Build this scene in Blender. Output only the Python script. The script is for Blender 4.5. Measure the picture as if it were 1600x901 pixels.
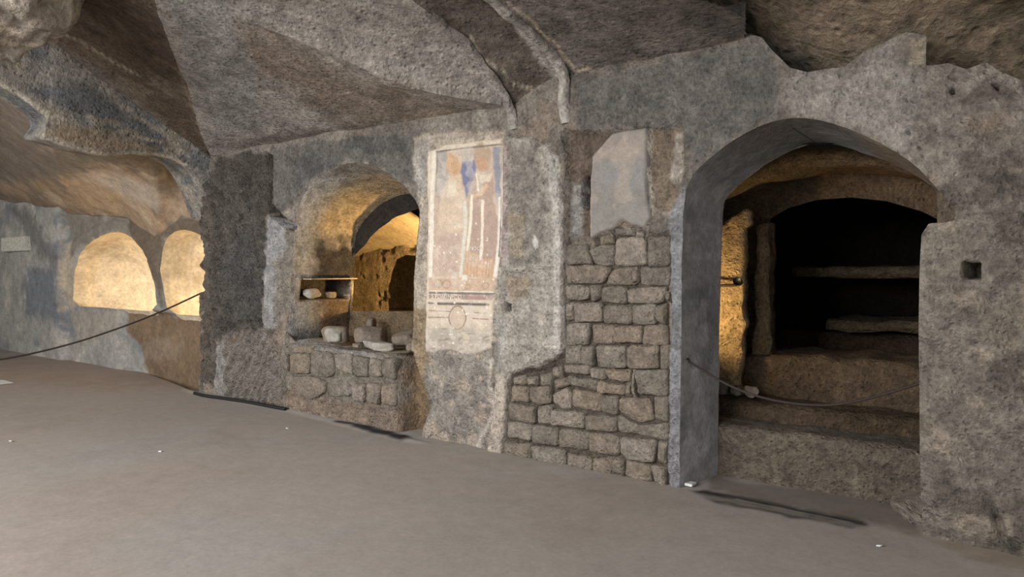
import bpy, bmesh, math, random
import numpy as np
from mathutils import Vector

# ------------------------------------------------------------------ camera, light, exposure
TH = math.radians(38.5); CT, ST = math.cos(TH), math.sin(TH)
FPX, HZ, EYE = 1155.0, 420.0, 1.6
scene = bpy.context.scene
COL = scene.collection
for o in list(bpy.data.objects):
    bpy.data.objects.remove(o)

cam_d = bpy.data.cameras.new('camera'); cam = bpy.data.objects.new('camera', cam_d); COL.objects.link(cam)
cam.location = (0, 0, EYE); cam.rotation_euler = (math.pi / 2, 0, TH)
cam_d.sensor_width = 36; cam_d.lens = FPX / 1600 * 36; cam_d.shift_y = -(450.5 - HZ) / 1600
cam_d.clip_start = 0.05; cam_d.clip_end = 200
scene.camera = cam

world = bpy.data.worlds.new('world'); scene.world = world; world.use_nodes = True
bg = world.node_tree.nodes['Background']
bg.inputs[0].default_value = (1.0, 0.97, 0.94, 1); bg.inputs[1].default_value = 1.0

def aim(o, target):
    o.rotation_euler = (Vector(target) - o.location).to_track_quat('-Z', 'Y').to_euler()

def area(name, loc, target, sx, sy, energy, color):
    d = bpy.data.lights.new(name, 'AREA'); d.shape = 'RECTANGLE'; d.size = sx; d.size_y = sy
    d.energy = energy; d.color = color
    o = bpy.data.objects.new(name, d); COL.objects.link(o); o.location = loc; aim(o, target); return o

def spot(name, loc, target, energy, angle, blend=0.6, radius=0.05, color=(1, .70, .33)):
    d = bpy.data.lights.new(name, 'SPOT'); d.energy = energy; d.color = color
    d.spot_size = math.radians(angle); d.spot_blend = blend; d.shadow_soft_size = radius
    o = bpy.data.objects.new(name, d); COL.objects.link(o); o.location = loc; aim(o, target); return o

def point(name, loc, energy, radius=0.06, color=(1, .70, .33)):
    d = bpy.data.lights.new(name, 'POINT'); d.energy = energy; d.color = color; d.shadow_soft_size = radius
    o = bpy.data.objects.new(name, d); COL.objects.link(o); o.location = loc; return o

area('entrance_daylight', (-5.2, -5.2, 3.6), (-5.4, 4.0, .8), 8.0, 2.6, 1080, (1.0, 0.975, 0.95))

vs = scene.view_settings
vs.view_transform = 'Standard'; vs.look = 'None'; vs.gamma = 1.0; vs.use_curve_mapping = False
vs.exposure = 0.42

# ------------------------------------------------------------------ pixel <-> place
def ray(px, py):
    xc = (px - 800.0) / FPX
    return np.array([xc * CT - ST, xc * ST + CT, (HZ - py) / FPX])
def onY(px, py, Y): d = ray(px, py); t = Y / d[1]; return np.array([d[0] * t, Y, EYE + d[2] * t])
def onU(px, py, u): d = ray(px, py); t = u / d[0]; return np.array([u, d[1] * t, EYE + d[2] * t])
def onZ(px, py, z): d = ray(px, py); t = (z - EYE) / d[2]; return np.array([d[0] * t, d[1] * t, z])
def proj(P):
    P = np.asarray(P, float)
    X = P[..., 0] * CT + P[..., 1] * ST; Z = -P[..., 0] * ST + P[..., 1] * CT
    Z = np.maximum(Z, 0.2)
    return np.stack([800 + FPX * X / Z, HZ - FPX * (P[..., 2] - EYE) / Z], -1)

# ------------------------------------------------------------------ noise
def _hash(i, j, k):
    h = (i * 374761393 + j * 668265263 + k * 1274126177) & 0xFFFFFFFF
    h = ((h ^ (h >> 13)) * 1274126177) & 0xFFFFFFFF
    h = h ^ (h >> 16)
    return (h & 0xFFFF) / 32767.5 - 1.0
def vnoise(P):
    P = np.asarray(P, float); f = np.floor(P); i = f.astype(np.int64); t = P - f; t = t * t * (3 - 2 * t)
    x, y, z = i[..., 0], i[..., 1], i[..., 2]; tx, ty, tz = t[..., 0], t[..., 1], t[..., 2]
    def L(a, b, w): return a + (b - a) * w
    a = L(L(_hash(x, y, z), _hash(x + 1, y, z), tx), L(_hash(x, y + 1, z), _hash(x + 1, y + 1, z), tx), ty)
    b = L(L(_hash(x, y, z + 1), _hash(x + 1, y, z + 1), tx), L(_hash(x, y + 1, z + 1), _hash(x + 1, y + 1, z + 1), tx), ty)
    return L(a, b, tz)
def fbm(P, octv=4, gain=0.5):
    P = np.asarray(P, float); s = 0; a = 1.0; n = 0
    for o in range(octv):
        s = s + a * vnoise(P * (2.03 ** o) + 13.7 * o); n += a; a *= gain
    return s / n
def vdisp(P, amp, sc=2.0, octv=4):
    return P + amp * np.stack([fbm(P * sc + 5.1, octv), fbm(P * sc + 41.3, octv), fbm(P * sc + 91.7, octv)], -1)

# ------------------------------------------------------------------ polygons
def sdf(P, poly):                      # signed distance, negative inside
    P = np.asarray(P, float); n = len(poly); d = np.full(P.shape[:-1], 1e18); ins = np.zeros(P.shape[:-1], bool)
    for a in range(n):
        p = np.array(poly[a], float); q = np.array(poly[(a + 1) % n], float); e = q - p
        w = P - p; t = np.clip((w @ e) / max(e @ e, 1e-12), 0, 1)
        r = w - t[..., None] * e; d = np.minimum(d, (r * r).sum(-1))
        c = (p[1] > P[..., 1]) != (q[1] > P[..., 1])
        with np.errstate(divide='ignore', invalid='ignore'):
            xi = (q[0] - p[0]) * (P[..., 1] - p[1]) / (q[1] - p[1]) + p[0]
        ins ^= c & (P[..., 0] < xi)
    d = np.sqrt(d); return np.where(ins, -d, d)
def dline(P, line):
    d = np.full(P.shape[:-1], 1e18)
    for a in range(len(line) - 1):
        p = np.array(line[a], float); q = np.array(line[a + 1], float); e = q - p
        w = P - p; t = np.clip((w @ e) / max(e @ e, 1e-12), 0, 1); r = w - t[..., None] * e
        d = np.minimum(d, (r * r).sum(-1))
    return np.sqrt(d)
def snap(P, poly):
    best = np.full(len(P), 1e18); out = P.copy(); n = len(poly)
    for a in range(n):
        p = np.array(poly[a], float); q = np.array(poly[(a + 1) % n], float); e = q - p
        w = P - p; t = np.clip((w @ e) / max(e @ e, 1e-12), 0, 1); c = p + t[:, None] * e
        dd = ((P - c) ** 2).sum(-1); m = dd < best; best[m] = dd[m]; out[m] = c[m]
    return out, np.sqrt(best)
def smooth01(x): x = np.clip(x, 0, 1); return x * x * (3 - 2 * x)
def inside(sd, soft): return smooth01(0.5 - sd / (2.0 * soft))
def resample(line, step, closed=False):
    L = [np.array(p, float) for p in line]
    if closed: L = L + [L[0]]
    L = np.array(L); seg = np.sqrt(((L[1:] - L[:-1]) ** 2).sum(1)); s = np.concatenate([[0], np.cumsum(seg)])
    n = max(2, int(round(s[-1] / step)) + 1); x = np.linspace(0, s[-1], n)
    R = np.stack([np.interp(x, s, L[:, k]) for k in range(L.shape[1])], -1)
    return R[:-1] if closed else R
def chaikin(line, it=2, closed=False):
    L = np.array(line, float)
    for _ in range(it):
        if closed: A, B = L, np.roll(L, -1, 0)
        else: A, B = L[:-1], L[1:]
        M = np.empty((2 * len(A), L.shape[1])); M[0::2] = .75 * A + .25 * B; M[1::2] = .25 * A + .75 * B
        L = M if closed else np.vstack([L[:1], M, L[-1:]])
    return L

# ------------------------------------------------------------------ colour
def lin(rgb):
    c = np.array(rgb, float) / 255.0
    return np.where(c <= 0.04045, c / 12.92, ((c + 0.055) / 1.055) ** 2.4)
def soft_lin(rgb, k=.28):
    c = lin(rgb); return c * (1 - k) + k * (c @ np.array([.2126, .7152, .0722])) * np.array([1.03, 1.0, .955])
class Paint:
    """material colours of a surface: plaster, bare tufa, pigment, some painted light and shade, each with its own ragged outline"""
    def __init__(self, P, base, mott=0.16, sc=1.7):
        self.P = P; self.q = proj(P); n = P.shape[:-1]
        self.c = np.ones(n + (3,)) * soft_lin(base)
        self.jag = fbm(P * 9, 3); self.jag2 = fbm(P * 3.1 + 7, 3)
        self.c *= (1 + mott * fbm(P * sc + 3, 4) + 0.5 * mott * self.jag)[..., None]
    def mix(self, m, rgb, var=0.10):
        t = soft_lin(rgb) * (1 + var * self.jag2 + var * self.jag)[..., None]
        self.c = self.c * (1 - m[..., None]) + t * m[..., None]
    def poly(self, poly, rgb, soft=2.0, jag=5.0, a=1.0, var=0.10):
        self.mix(a * inside(sdf(self.q, poly) + jag * self.jag + 0.6 * jag * self.jag2, soft), rgb, var)
    def line(self, line, rgb, w=2.0, soft=1.0, jag=1.0, a=1.0):
        self.mix(a * inside(dline(self.q, line) - w + jag * self.jag, soft), rgb, .05)
    def ell(self, cx, cy, rx, ry, rgb, soft=.15, jag=.25, a=1.0):
        r = np.sqrt(((self.q[..., 0] - cx) / rx) ** 2 + ((self.q[..., 1] - cy) / ry) ** 2)
        self.mix(a * inside(r - 1 + jag * self.jag, soft), rgb)
    def patches(self, rgb, sc, lo, soft=.12, a=1.0, off=0.0, where=None):
        m = a * smooth01((fbm(self.P * sc + off, 4) - lo) / soft)
        if where is not None: m = m * where
        self.mix(m, rgb)

# ------------------------------------------------------------------ materials
def nodes(m):
    m.use_nodes = True; nt = m.node_tree; return nt, nt.nodes['Principled BSDF']
def rock_mat(name, base=None, grain=34.0, bump=0.6, dist=0.02, var=0.35, rough=0.95, rnd=None, pits=True):
    m = bpy.data.materials.new(name); nt, b = nodes(m); N, K = nt.nodes, nt.links
    b.inputs['Roughness'].default_value = rough; b.inputs['Specular IOR Level'].default_value = 0.15
    tc = N.new('ShaderNodeTexCoord')
    if base is None:
        a = N.new('ShaderNodeAttribute'); a.attribute_name = 'Col'; src = a.outputs['Color']
    elif rnd is not None:
        oi = N.new('ShaderNodeObjectInfo'); r = N.new('ShaderNodeValToRGB')
        r.color_ramp.elements[0].color = (*lin(base), 1); r.color_ramp.elements[1].color = (*lin(rnd[-1]), 1)
        for i, c in enumerate(rnd[:-1]):
            e = r.color_ramp.elements.new((i + 1) / len(rnd)); e.color = (*lin(c), 1)
        K.new(oi.outputs['Random'], r.inputs[0]); src = r.outputs[0]
    else:
        r = N.new('ShaderNodeRGB'); r.outputs[0].default_value = (*lin(base), 1); src = r.outputs[0]
    def noise(scale, detail=6, rg=.6):
        n = N.new('ShaderNodeTexNoise'); n.inputs['Scale'].default_value = scale
        n.inputs['Detail'].default_value = detail; n.inputs['Roughness'].default_value = rg
        K.new(tc.outputs['Object'], n.inputs['Vector']); return n.outputs['Fac']
    n1 = noise(grain * .28, 8, .7); n2 = noise(grain, 5, .65)
    def remap(s, lo, hi, a=.3, bb=.7):
        mr = N.new('ShaderNodeMapRange'); mr.inputs[1].default_value = a; mr.inputs[2].default_value = bb
        mr.inputs[3].default_value = lo; mr.inputs[4].default_value = hi; K.new(s, mr.inputs[0]); return mr.outputs[0]
    def math_(op, x, y):
        n = N.new('ShaderNodeMath'); n.operation = op; K.new(x, n.inputs[0])
        if isinstance(y, float): n.inputs[1].default_value = y
        else: K.new(y, n.inputs[1])
        return n.outputs[0]
    v = math_('MULTIPLY', remap(n1, 1 - var, 1 + var), remap(n2, 1 - var * .8, 1 + var * .8))
    mx = N.new('ShaderNodeVectorMath'); mx.operation = 'SCALE'; K.new(src, mx.inputs[0]); K.new(v, mx.inputs['Scale'])
    K.new(mx.outputs[0], b.inputs['Base Color'])
    h = math_('ADD', n2, math_('MULTIPLY', n1, 1.6))
    if pits:
        vo = N.new('ShaderNodeTexVoronoi'); vo.inputs['Scale'].default_value = grain * .8
        K.new(tc.outputs['Object'], vo.inputs['Vector'])
        h = math_('ADD', h, math_('MULTIPLY', remap(vo.outputs['Distance'], 0, 1, 0.05, .35), .45))
    bp = N.new('ShaderNodeBump'); bp.inputs['Strength'].default_value = bump; bp.inputs['Distance'].default_value = dist
    K.new(h, bp.inputs['Height']); K.new(bp.outputs[0], b.inputs['Normal'])
    return m
def plain_mat(name, rgb, rough=.6, metal=0.0):
    m = bpy.data.materials.new(name); nt, b = nodes(m); N, K = nt.nodes, nt.links
    n = N.new('ShaderNodeTexNoise'); n.inputs['Scale'].default_value = 25; n.inputs['Detail'].default_value = 5
    tc = N.new('ShaderNodeTexCoord'); K.new(tc.outputs['Object'], n.inputs['Vector'])
    r = N.new('ShaderNodeValToRGB'); c = lin(rgb)
    r.color_ramp.elements[0].color = (*(c * .7), 1); r.color_ramp.elements[1].color = (*np.minimum(c * 1.25, 1), 1)
    r.color_ramp.elements[0].position = .3; r.color_ramp.elements[1].position = .7
    K.new(n.outputs['Fac'], r.inputs[0]); K.new(r.outputs[0], b.inputs['Base Color'])
    b.inputs['Roughness'].default_value = rough; b.inputs['Metallic'].default_value = metal
    return m
M_WALL = rock_mat('old_plaster_and_tufa', grain=34, bump=1.0, dist=.045, var=.46)
M_CEIL = rock_mat('vault_plaster', grain=22, bump=1.0, dist=.05, var=.44)
M_ROCK = rock_mat('bare_tufa', grain=14, bump=.9, dist=.05, var=.5)
M_LEFT = rock_mat('smooth_plaster', grain=20, bump=.5, dist=.02, var=.25, pits=False)
M_FLOOR = rock_mat('trodden_floor', grain=30, bump=.12, dist=.008, var=.09, rough=.85, pits=False)
M_FRESCO = rock_mat('painted_plaster', grain=70, bump=.4, dist=.010, var=.16, pits=False)
M_STONE = rock_mat('tufa_block', base=(126, 118, 108), rnd=[(140, 128, 113), (118, 112, 104), (148, 139, 128), (132, 122, 112)], grain=36, bump=1.0, dist=.035, var=.40)
M_CHIP = rock_mat('loose_stone', base=(108, 100, 91), rnd=[(116, 107, 97), (102, 92, 80)], grain=30, bump=.6, dist=.015, var=.25)
M_MARBLE = rock_mat('weathered_marble', base=(142, 138, 131), grain=26, bump=.5, dist=.012, var=.25)
M_IRON = plain_mat('rusty_iron', (44, 36, 32), .6, .4)
M_ROPE = plain_mat('dark_rope', (38, 27, 24), .8)
M_CABLE = plain_mat('black_rubber', (16, 16, 17), .5)
M_WOOD = plain_mat('grey_board', (150, 128, 108), .8)
M_CARD = plain_mat('white_card', (205, 205, 205), .7)
M_SIGN = plain_mat('pale_sign', (172, 170, 160), .7)
M_LETTER = plain_mat('faded_letter_paint', (205, 196, 184), .9)

# ------------------------------------------------------------------ mesh builders
def link(o, parent=None, kind=None, label=None, cat=None, group=None):
    COL.objects.link(o)
    if parent is not None: o.parent = parent
    if kind: o['kind'] = kind
    if label: o['label'] = label
    if cat: o['category'] = cat
    if group: o['group'] = group
    return o
def mesh_obj(name, V, Fc, mat, col=None, smooth=True, **kw):
    me = bpy.data.meshes.new(name); me.from_pydata(np.asarray(V).tolist(), [], [list(map(int, f)) for f in Fc]); me.update()
    if col is not None:
        a = me.color_attributes.new('Col', 'FLOAT_COLOR', 'POINT')
        c = np.ones((len(V), 4)); c[:, :3] = np.clip(col, 0, 1); a.data.foreach_set('color', c.ravel())
    me.materials.append(mat)
    if smooth: me.polygons.foreach_set('use_smooth', np.ones(len(me.polygons), bool))
    return link(bpy.data.objects.new(name, me), **kw)
def quads(R, C, closed=False):
    idx = np.arange(R * C).reshape(R, C)
    if closed: idx = np.hstack([idx, idx[:, :1]])
    return np.stack([idx[:-1, :-1], idx[:-1, 1:], idx[1:, 1:], idx[1:, :-1]], -1).reshape(-1, 4)
def compact(V, Fc, col):
    used = np.unique(Fc); m = np.full(len(V), -1); m[used] = np.arange(len(used)); return V[used], m[Fc], col[used]
def densify(rows, step_r, step_c):
    """rows: list of polylines with the same number of points -> fine grid (R,C,3)"""
    A = np.array(rows, float)
    def along(A, axis, step):
        A = np.moveaxis(A, axis, 0); seg = np.sqrt(((A[1:] - A[:-1]) ** 2).sum(-1)).reshape(len(A) - 1, -1).mean(1)
        x = [0.0]
        for k, s in enumerate(seg):
            n = max(1, int(round(s / step))); x += list(k + (np.arange(n) + 1) / n)
        x = np.array(x); k = np.minimum(x.astype(int), len(A) - 2); w = (x - k).reshape((-1,) + (1,) * (A.ndim - 1))
        return np.moveaxis(A[k] * (1 - w) + A[k + 1] * w, 0, axis)
    return along(along(A, 0, step_r), 1, step_c)
def grid_obj(name, G, mat, paint, cut=None, closed=False, amp=0.03, sc=2.0, **kw):
    G = vdisp(G, amp, sc) if amp else G
    R, C = G.shape[:2]; V = G.reshape(-1, 3); col = paint(V); Fc = quads(R, C, closed)
    if cut is not None:
        Fc = Fc[~cut(V[Fc].mean(1))]; V, Fc, col = compact(V, Fc, col)
    return mesh_obj(name, V, Fc, mat, col, **kw)
def sheet(name, us, zs, dep, mat, paint, holes=(), Yp=5.0, **kw):
    """upright wall sheet over (u,z) at Y = Yp - dep(u,z), with openings whose rims follow their outlines"""
    U, Z = np.meshgrid(us, zs); P2 = np.stack([U, Z], -1).reshape(-1, 2); R, C = U.shape
    Fc = quads(R, C)[:, ::-1]; keep = np.ones(len(Fc), bool); cen = P2[Fc].mean(1)
    step = max(np.diff(us).max(), np.diff(zs).max())
    for h in holes:
        keep &= sdf(cen, h) > 0
    rim = np.zeros(len(P2), bool); a = np.zeros(len(P2), bool); a[Fc[keep].ravel()] = True
    b = np.zeros(len(P2), bool); b[Fc[~keep].ravel()] = True; rim = a & b
    if rim.any():
        q = P2[rim]; best = np.full(len(q), 1e9); out = q.copy()
        for h in holes:
            s, d = snap(q, h); m = d < best; best[m] = d[m]; out[m] = s[m]
        ok = best < 1.6 * step; q[ok] = out[ok]; P2[rim] = q
    V = np.stack([P2[:, 0], Yp - dep(P2[:, 0], P2[:, 1]), P2[:, 1]], -1)
    col = paint(np.stack([P2[:, 0], np.full(len(P2), Yp), P2[:, 1]], -1))
    V, Fc, col = compact(V, Fc[keep], col)
    return mesh_obj(name, V, Fc, mat, col, **kw)
def uz(poly, Y=5.0): return [(onY(x, y, Y)[0], onY(x, y, Y)[2]) for x, y in poly]
def tube(name, pts, r, mat, seg=8, **kw):
    pts = np.array(pts, float); n = len(pts); V = []; T = np.gradient(pts, axis=0)
    for p, t in zip(pts, T):
        t = Vector(t).normalized(); a = t.cross(Vector((0, 0, 1)))
        if a.length < 1e-4: a = t.cross(Vector((1, 0, 0)))
        a.normalize(); b = t.cross(a)
        for k in range(seg):
            an = 2 * math.pi * k / seg; V.append(p + r * (math.cos(an) * np.array(a) + math.sin(an) * np.array(b)))
    Fc = [tuple(f) for f in quads(n, seg, True)] + [tuple(range(seg)), tuple(range((n - 1) * seg, n * seg))[::-1]]
    return mesh_obj(name, V, Fc, mat, **kw)

# ================================================================== THE LONG PAINTED WALL (Y = 5)
DOOR = [(1062, 766), (1063, 600), (1066, 420), (1069, 305), (1082, 274), (1105, 251), (1140, 223), (1180, 200), (1215, 187),
        (1250, 183), (1290, 189), (1340, 206), (1390, 231), (1430, 257), (1458, 287), (1478, 308), (1497, 332), (1488, 348),
        (1442, 349), (1437, 420), (1435, 560), (1437, 700), (1441, 850)]
NICHE = [(447, 534), (455, 470), (458, 400), (461, 345), (469, 312), (488, 284), (518, 263), (550, 253), (580, 257), (610, 272),
         (632, 292), (652, 318), (656, 335), (649, 400), (646, 470), (643, 520), (641, 553), (617, 552), (530, 545)]
BROKEN = [(1165, -700), (1165, 52), (1190, 58), (1206, 78), (1235, 106), (1262, 113), (1290, 107), (1318, 105), (1350, 80),
          (1385, 64), (1415, 50), (1448, 56), (1446, 102), (1480, 98), (1510, 108), (1540, 95), (1560, 110), (1600, 126),
          (1700, 150), (2100, 180), (2100, -700)]
PILLAR_EDGE = [(332, 240), (318, 285), (312, 330), (314, 395), (316, 440), (311, 480), (313, 560), (309, 625)]
OFF_LEFT = [(332, -200)] + PILLAR_EDGE + [(309, 900), (100, 900), (100, -200)]
def hole_uz(poly): return uz(poly)
H_DOOR, H_NICHE, H_BROKEN, H_LEFT = [tuple(p) for p in chaikin(uz(DOOR), 1)], [tuple(p) for p in chaikin(uz(NICHE), 1, True)], uz(BROKEN), uz(OFF_LEFT)

BLOCKS = [(797, 582), (845, 572), (882, 545), (886, 400), (884, 378), (930, 372), (965, 360), (1015, 362), (1047, 366), (1044, 765), (788, 722)]
PILASTER = [(792, 212), (832, 216), (842, 232), (856, 226), (868, 240), (878, 290), (880, 380), (880, 548), (858, 574), (812, 582), (796, 600), (786, 720), (762, 712), (778, 600), (786, 520), (780, 440), (788, 330)]
SLAB = [(926, 376), (925, 300), (930, 245), (962, 208), (1015, 200), (1018, 250), (1016, 300), (1022, 340), (1012, 358), (990, 352), (978, 343), (965, 357), (948, 363)]
COLUMN = [(333, 252), (372, 240), (416, 238), (420, 300), (414, 345), (418, 380), (412, 440), (408, 500), (390, 522), (352, 512), (338, 540), (330, 604), (312, 604), (312, 300)]
PICKED = [(355, 541), (395, 524), (424, 514), (432, 540), (440, 570), (443, 632), (355, 618)]
PARAPET = [(446, 536), (470, 538), (530, 546), (617, 553), (619, 600), (628, 678), (440, 640), (443, 590)]
CHANNEL = [(618, 553), (642, 551), (650, 575), (664, 610), (668, 640), (660, 662), (654, 692), (628, 690)]
FRESCO = [(668, 236), (700, 226), (786, 216), (790, 300), (788, 380), (778, 432), (772, 470), (768, 545), (740, 556), (700, 548), (664, 552), (666, 440), (668, 330)]
random.seed(4)
CHIPS = []
for k in range(46):
    x = random.uniform(672, 772); y = random.uniform(515, 698)
    CHIPS.append((x, y, random.uniform(2.5, 7), random.uniform(2, 5)))
CHIPS += [(690, 690, 14, 9), (676, 672, 9, 16), (752, 655, 11, 12), (722, 605, 11, 8), (735, 690, 14, 12), (716, 690, 7, 14)]
HOLES = [(796, 480, 6.5, 7, .25), (915, 300, 10.5, 25, .24), (1487, 142, 4.5, 4, .09), (1556, 135, 5, 4, .09), (801, 428, 14, 4, .05),
         (1416, 156, 2.5, 2.5, .05), (1421, 207, 2.5, 2.5, .05), (1425, 222, 2.5, 2.5, .05), (1436, 231, 3, 2, .05), (1441, 243, 3, 2, .05), (1048, 94, 3, 2, .04), (1114, 77, 3, 3, .05)]
def wall_dep(u, z):
    P = np.stack([u, np.full_like(u, 5.0), z], -1); q = proj(P)
    rough = fbm(P * 5.5, 4); fine = fbm(P * 19, 3)
    d = 0.030 * fbm(P * 1.1 + 2, 3) + 0.014 * rough + 0.007 * fine
    jag = 4 * rough + 3 * fine
    def reg(poly, off, soft=2.5, j=1.0): return off * inside(sdf(q, poly) + j * jag, soft)
    near = q[:, 0] > 1440
    d += inside(1440 - q[:, 0], 30) * (0.022 * fbm(P * 8, 3) + .03 * fbm(P * 3 + 6, 2))
    d += reg(PILASTER, .04); d += reg(SLAB, .032, 1.5, .5)
    d += reg([(884, 205), (962, 205), (925, 245), (922, 372), (884, 380)], -.05)
    d += reg([(1020, 205), (1066, 195), (1068, 290), (1050, 330), (1025, 330), (1018, 260)], -.025)
    d += reg(BLOCKS, -.032, 3, 1)
    m = inside(sdf(q, COLUMN) + jag, 4)
    d += m * (-.03 + 0.14 * fbm(np.stack([u * 15 + z * 3, u * 0, z * 6], -1), 3) + .02 * fine)
    d += reg([(412, 240), (424, 243), (425, 318), (438, 338), (462, 352), (458, 362), (424, 336), (414, 330)], -.2, 1.5, .3)
    d += reg([(424, 336), (455, 345), (452, 400), (430, 420), (432, 500), (420, 515), (412, 500), (416, 420)], .035, 2)
    m = inside(sdf(q, PICKED) + .4 * jag, 2)
    d += m * (.05 + .035 * np.sin((q[:, 0] * .8 + q[:, 1] * .33 + 6 * rough) * .62))
    d += reg([(345, 512), (368, 505), (405, 498), (410, 515), (360, 532), (348, 528)], -.045, 3)
    d += reg(PARAPET, -.03, 2, .3)
    m = inside(sdf(q, [(446, 615), (540, 635), (625, 640), (628, 678), (440, 640)]) + jag, 4)
    d += m * (.055 + .03 * fbm(np.stack([u * 17, u * 0, z * 7], -1), 2))
    d += reg(CHANNEL, -.22, 2, .3)
    d += reg([(436, 345), (446, 420), (440, 470), (450, 500), (446, 534), (436, 560), (428, 520), (438, 440)], -.03, 2)
    for x, y, rx, ry in CHIPS:
        r = np.sqrt(((q[:, 0] - x) / rx) ** 2 + ((q[:, 1] - y) / ry) ** 2); d -= .014 * inside(r - 1 + .5 * rough + .4 * fine, .3)
    for x, y, rx, ry, dd in HOLES:
        r = np.sqrt(((q[:, 0] - x) / rx) ** 2 + ((q[:, 1] - y) / ry) ** 2); d -= dd * inside(r - 1 + .2 * fine, .15)
    r = np.maximum(np.abs(q[:, 0] - 1519.5), np.abs(q[:, 1] - 422.5)); d -= .34 * inside(r - 12.5, 1.2)
    d += reg([(1540, 780), (1556, 790), (1575, 840), (1600, 850), (1585, 860), (1560, 835)], -.07, 5)
    d += reg([(1440, 345), (1600, 330), (1700, 900), (1462, 850), (1450, 600)], .02, 5)
    # crack between the two coats on the pilaster
    d -= .05 * inside(dline(q, [(792, 424), (808, 430), (826, 424), (842, 420), (862, 420)]) - 1.6 + .3 * jag, 1.2)
    d -= .03 * inside(dline(q, [(883, 215), (884, 380), (881, 552)]) - 1.5 + .3 * jag, 1.2)
    return d
def wall_paint(P):
    p = Paint(P, (138, 129, 119), .20); q = p.q
    p.patches((112, 104, 97), 2.3, .05, .25, .75); p.patches((158, 149, 137), 3.7, .18, .2, .7, 9)
    p.patches((150, 126, 102), 2.9, .22, .2, .5, 31)
    # above niche, blue-grey plaster, darker grey in patches
    p.poly([(424, 228), (660, 205), (655, 300), (600, 262), (540, 250), (490, 270), (466, 310), (440, 335), (424, 320)], (112, 108, 103), 4, 8)
    p.poly([(460, 250), (500, 240), (520, 258), (480, 285), (462, 300)], (96, 96, 96), 5, 8, .8); p.poly([(530, 212), (640, 214), (640, 240), (540, 236)], (96, 96, 94), 5, 9, .8)
    p.poly(COLUMN, (92, 86, 79), 3, 8, var=.22); p.poly([(345, 400), (400, 330), (405, 490), (352, 500)], (86, 84, 84), 14, 12, .6)
    p.poly([(312, 300), (330, 330), (332, 600), (311, 604)], (106, 98, 88), 5, 6)
    p.poly([(412, 238), (424, 243), (425, 318), (462, 352), (424, 340)], (58, 48, 40), 2, 3)
    p.poly([(420, 338), (452, 345), (450, 392), (432, 410), (430, 510), (415, 515), (412, 440)], (158, 156, 156), 3, 6)
    p.poly(PICKED, (132, 124, 115), 2, 4); p.poly([(334, 540), (354, 540), (356, 618), (330, 608)], (152, 147, 142), 3, 4)
    p.poly(PARAPET, (128, 119, 107), 3, 5); p.poly([(446, 612), (628, 645), (628, 680), (440, 642)], (140, 122, 104), 4, 8)
    p.poly([(455, 536), (560, 545), (600, 560), (590, 580), (530, 552), (460, 548)], (148, 143, 137), 3, 4)
    # pale plaster about the fresco
    p.poly([(646, 214), (700, 205), (790, 205), (792, 440), (775, 520), (664, 550), (640, 545), (642, 420), (652, 330), (648, 260)], (188, 174, 155), 4, 6)
    p.poly([(648, 222), (670, 218), (668, 300), (655, 310), (646, 270)], (176, 170, 160), 3, 4)
    p.poly([(664, 545), (772, 525), (765, 640), (760, 712), (660, 690), (668, 640)], (152, 145, 136), 7, 8)
    p.poly([(672, 500), (770, 500), (768, 545), (668, 550)], (150, 140, 128), 8, 8, .7)
    p.poly(CHANNEL, (134, 108, 76), 3, 3); p.poly([(644, 480), (664, 480), (668, 560), (660, 610), (642, 552)], (160, 138, 104), 4, 5)
    # pilaster
    p.poly(PILASTER, (172, 164, 153), 3, 4); p.poly([(795, 225), (845, 235), (860, 330), (850, 415), (800, 415), (792, 300)], (142, 136, 127), 6, 10, .9)
    p.poly([(788, 225), (800, 225), (798, 400), (786, 420)], (176, 154, 148), 3, 4, .8); p.poly([(856, 228), (874, 245), (880, 340), (880, 550), (868, 555), (868, 330)], (192, 187, 179), 2, 3)
    p.poly([(800, 330), (822, 340), (820, 400), (804, 400)], (176, 158, 128), 4, 6, .7); p.poly([(838, 365), (846, 378), (842, 390), (836, 382)], (205, 203, 195), 1.5, 2)
    p.poly([(795, 435), (840, 425), (830, 460), (800, 470)], (158, 138, 112), 5, 6, .8); p.poly([(775, 480), (800, 500), (790, 560), (776, 600)], (180, 176, 170), 5, 6)
    p.poly([(775, 580), (796, 590), (786, 716), (762, 708)], (192, 179, 163), 2, 3)
    # bare strip, slab, blocks bed
    p.poly([(884, 205), (962, 205), (925, 245), (922, 372), (884, 380)], (112, 97, 84), 3, 4)
    p.poly([(888, 285), (906, 285), (905, 370), (888, 375)], (146, 142, 138), 4, 5); p.poly([(1020, 205), (1066, 195), (1068, 290), (1050, 330), (1025, 330), (1018, 260)], (134, 117, 97), 3, 4)
    p.poly([(1055, 205), (1068, 210), (1068, 270), (1056, 290), (1046, 280)], (170, 160, 145), 2, 3)
    p.poly(BLOCKS, (96, 86, 75), 3, 4); p.poly([(886, 372), (925, 372), (930, 410), (888, 412)], (128, 117, 105), 4, 4)
    # grey-blue plaster running into the doorway
    p.poly([(1046, 330), (1072, 280), (1070, 770), (1042, 765)], (140, 142, 147), 3, 3); p.poly([(1041, 440), (1048, 440), (1046, 540), (1041, 540)], (172, 156, 134), 2, 2, .8)
    # vault wall over the door
    p.poly([(905, 125), (1180, 65), (1215, 100), (1215, 180), (1080, 260), (1066, 195), (905, 200)], (116, 112, 107), 8, 10)
    p.poly([(1240, 120), (1330, 115), (1390, 70), (1440, 120), (1420, 240), (1330, 195), (1240, 175)], (164, 158, 150), 14, 16, .8)
    p.poly([(1420, 60), (1446, 62), (1444, 100), (1420, 102)], (172, 158, 134), 3, 3)
    p.poly([(1440, 360), (1640, 300), (1640, 900), (1450, 870)], (128, 119, 108), 30, 20, .8)
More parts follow.
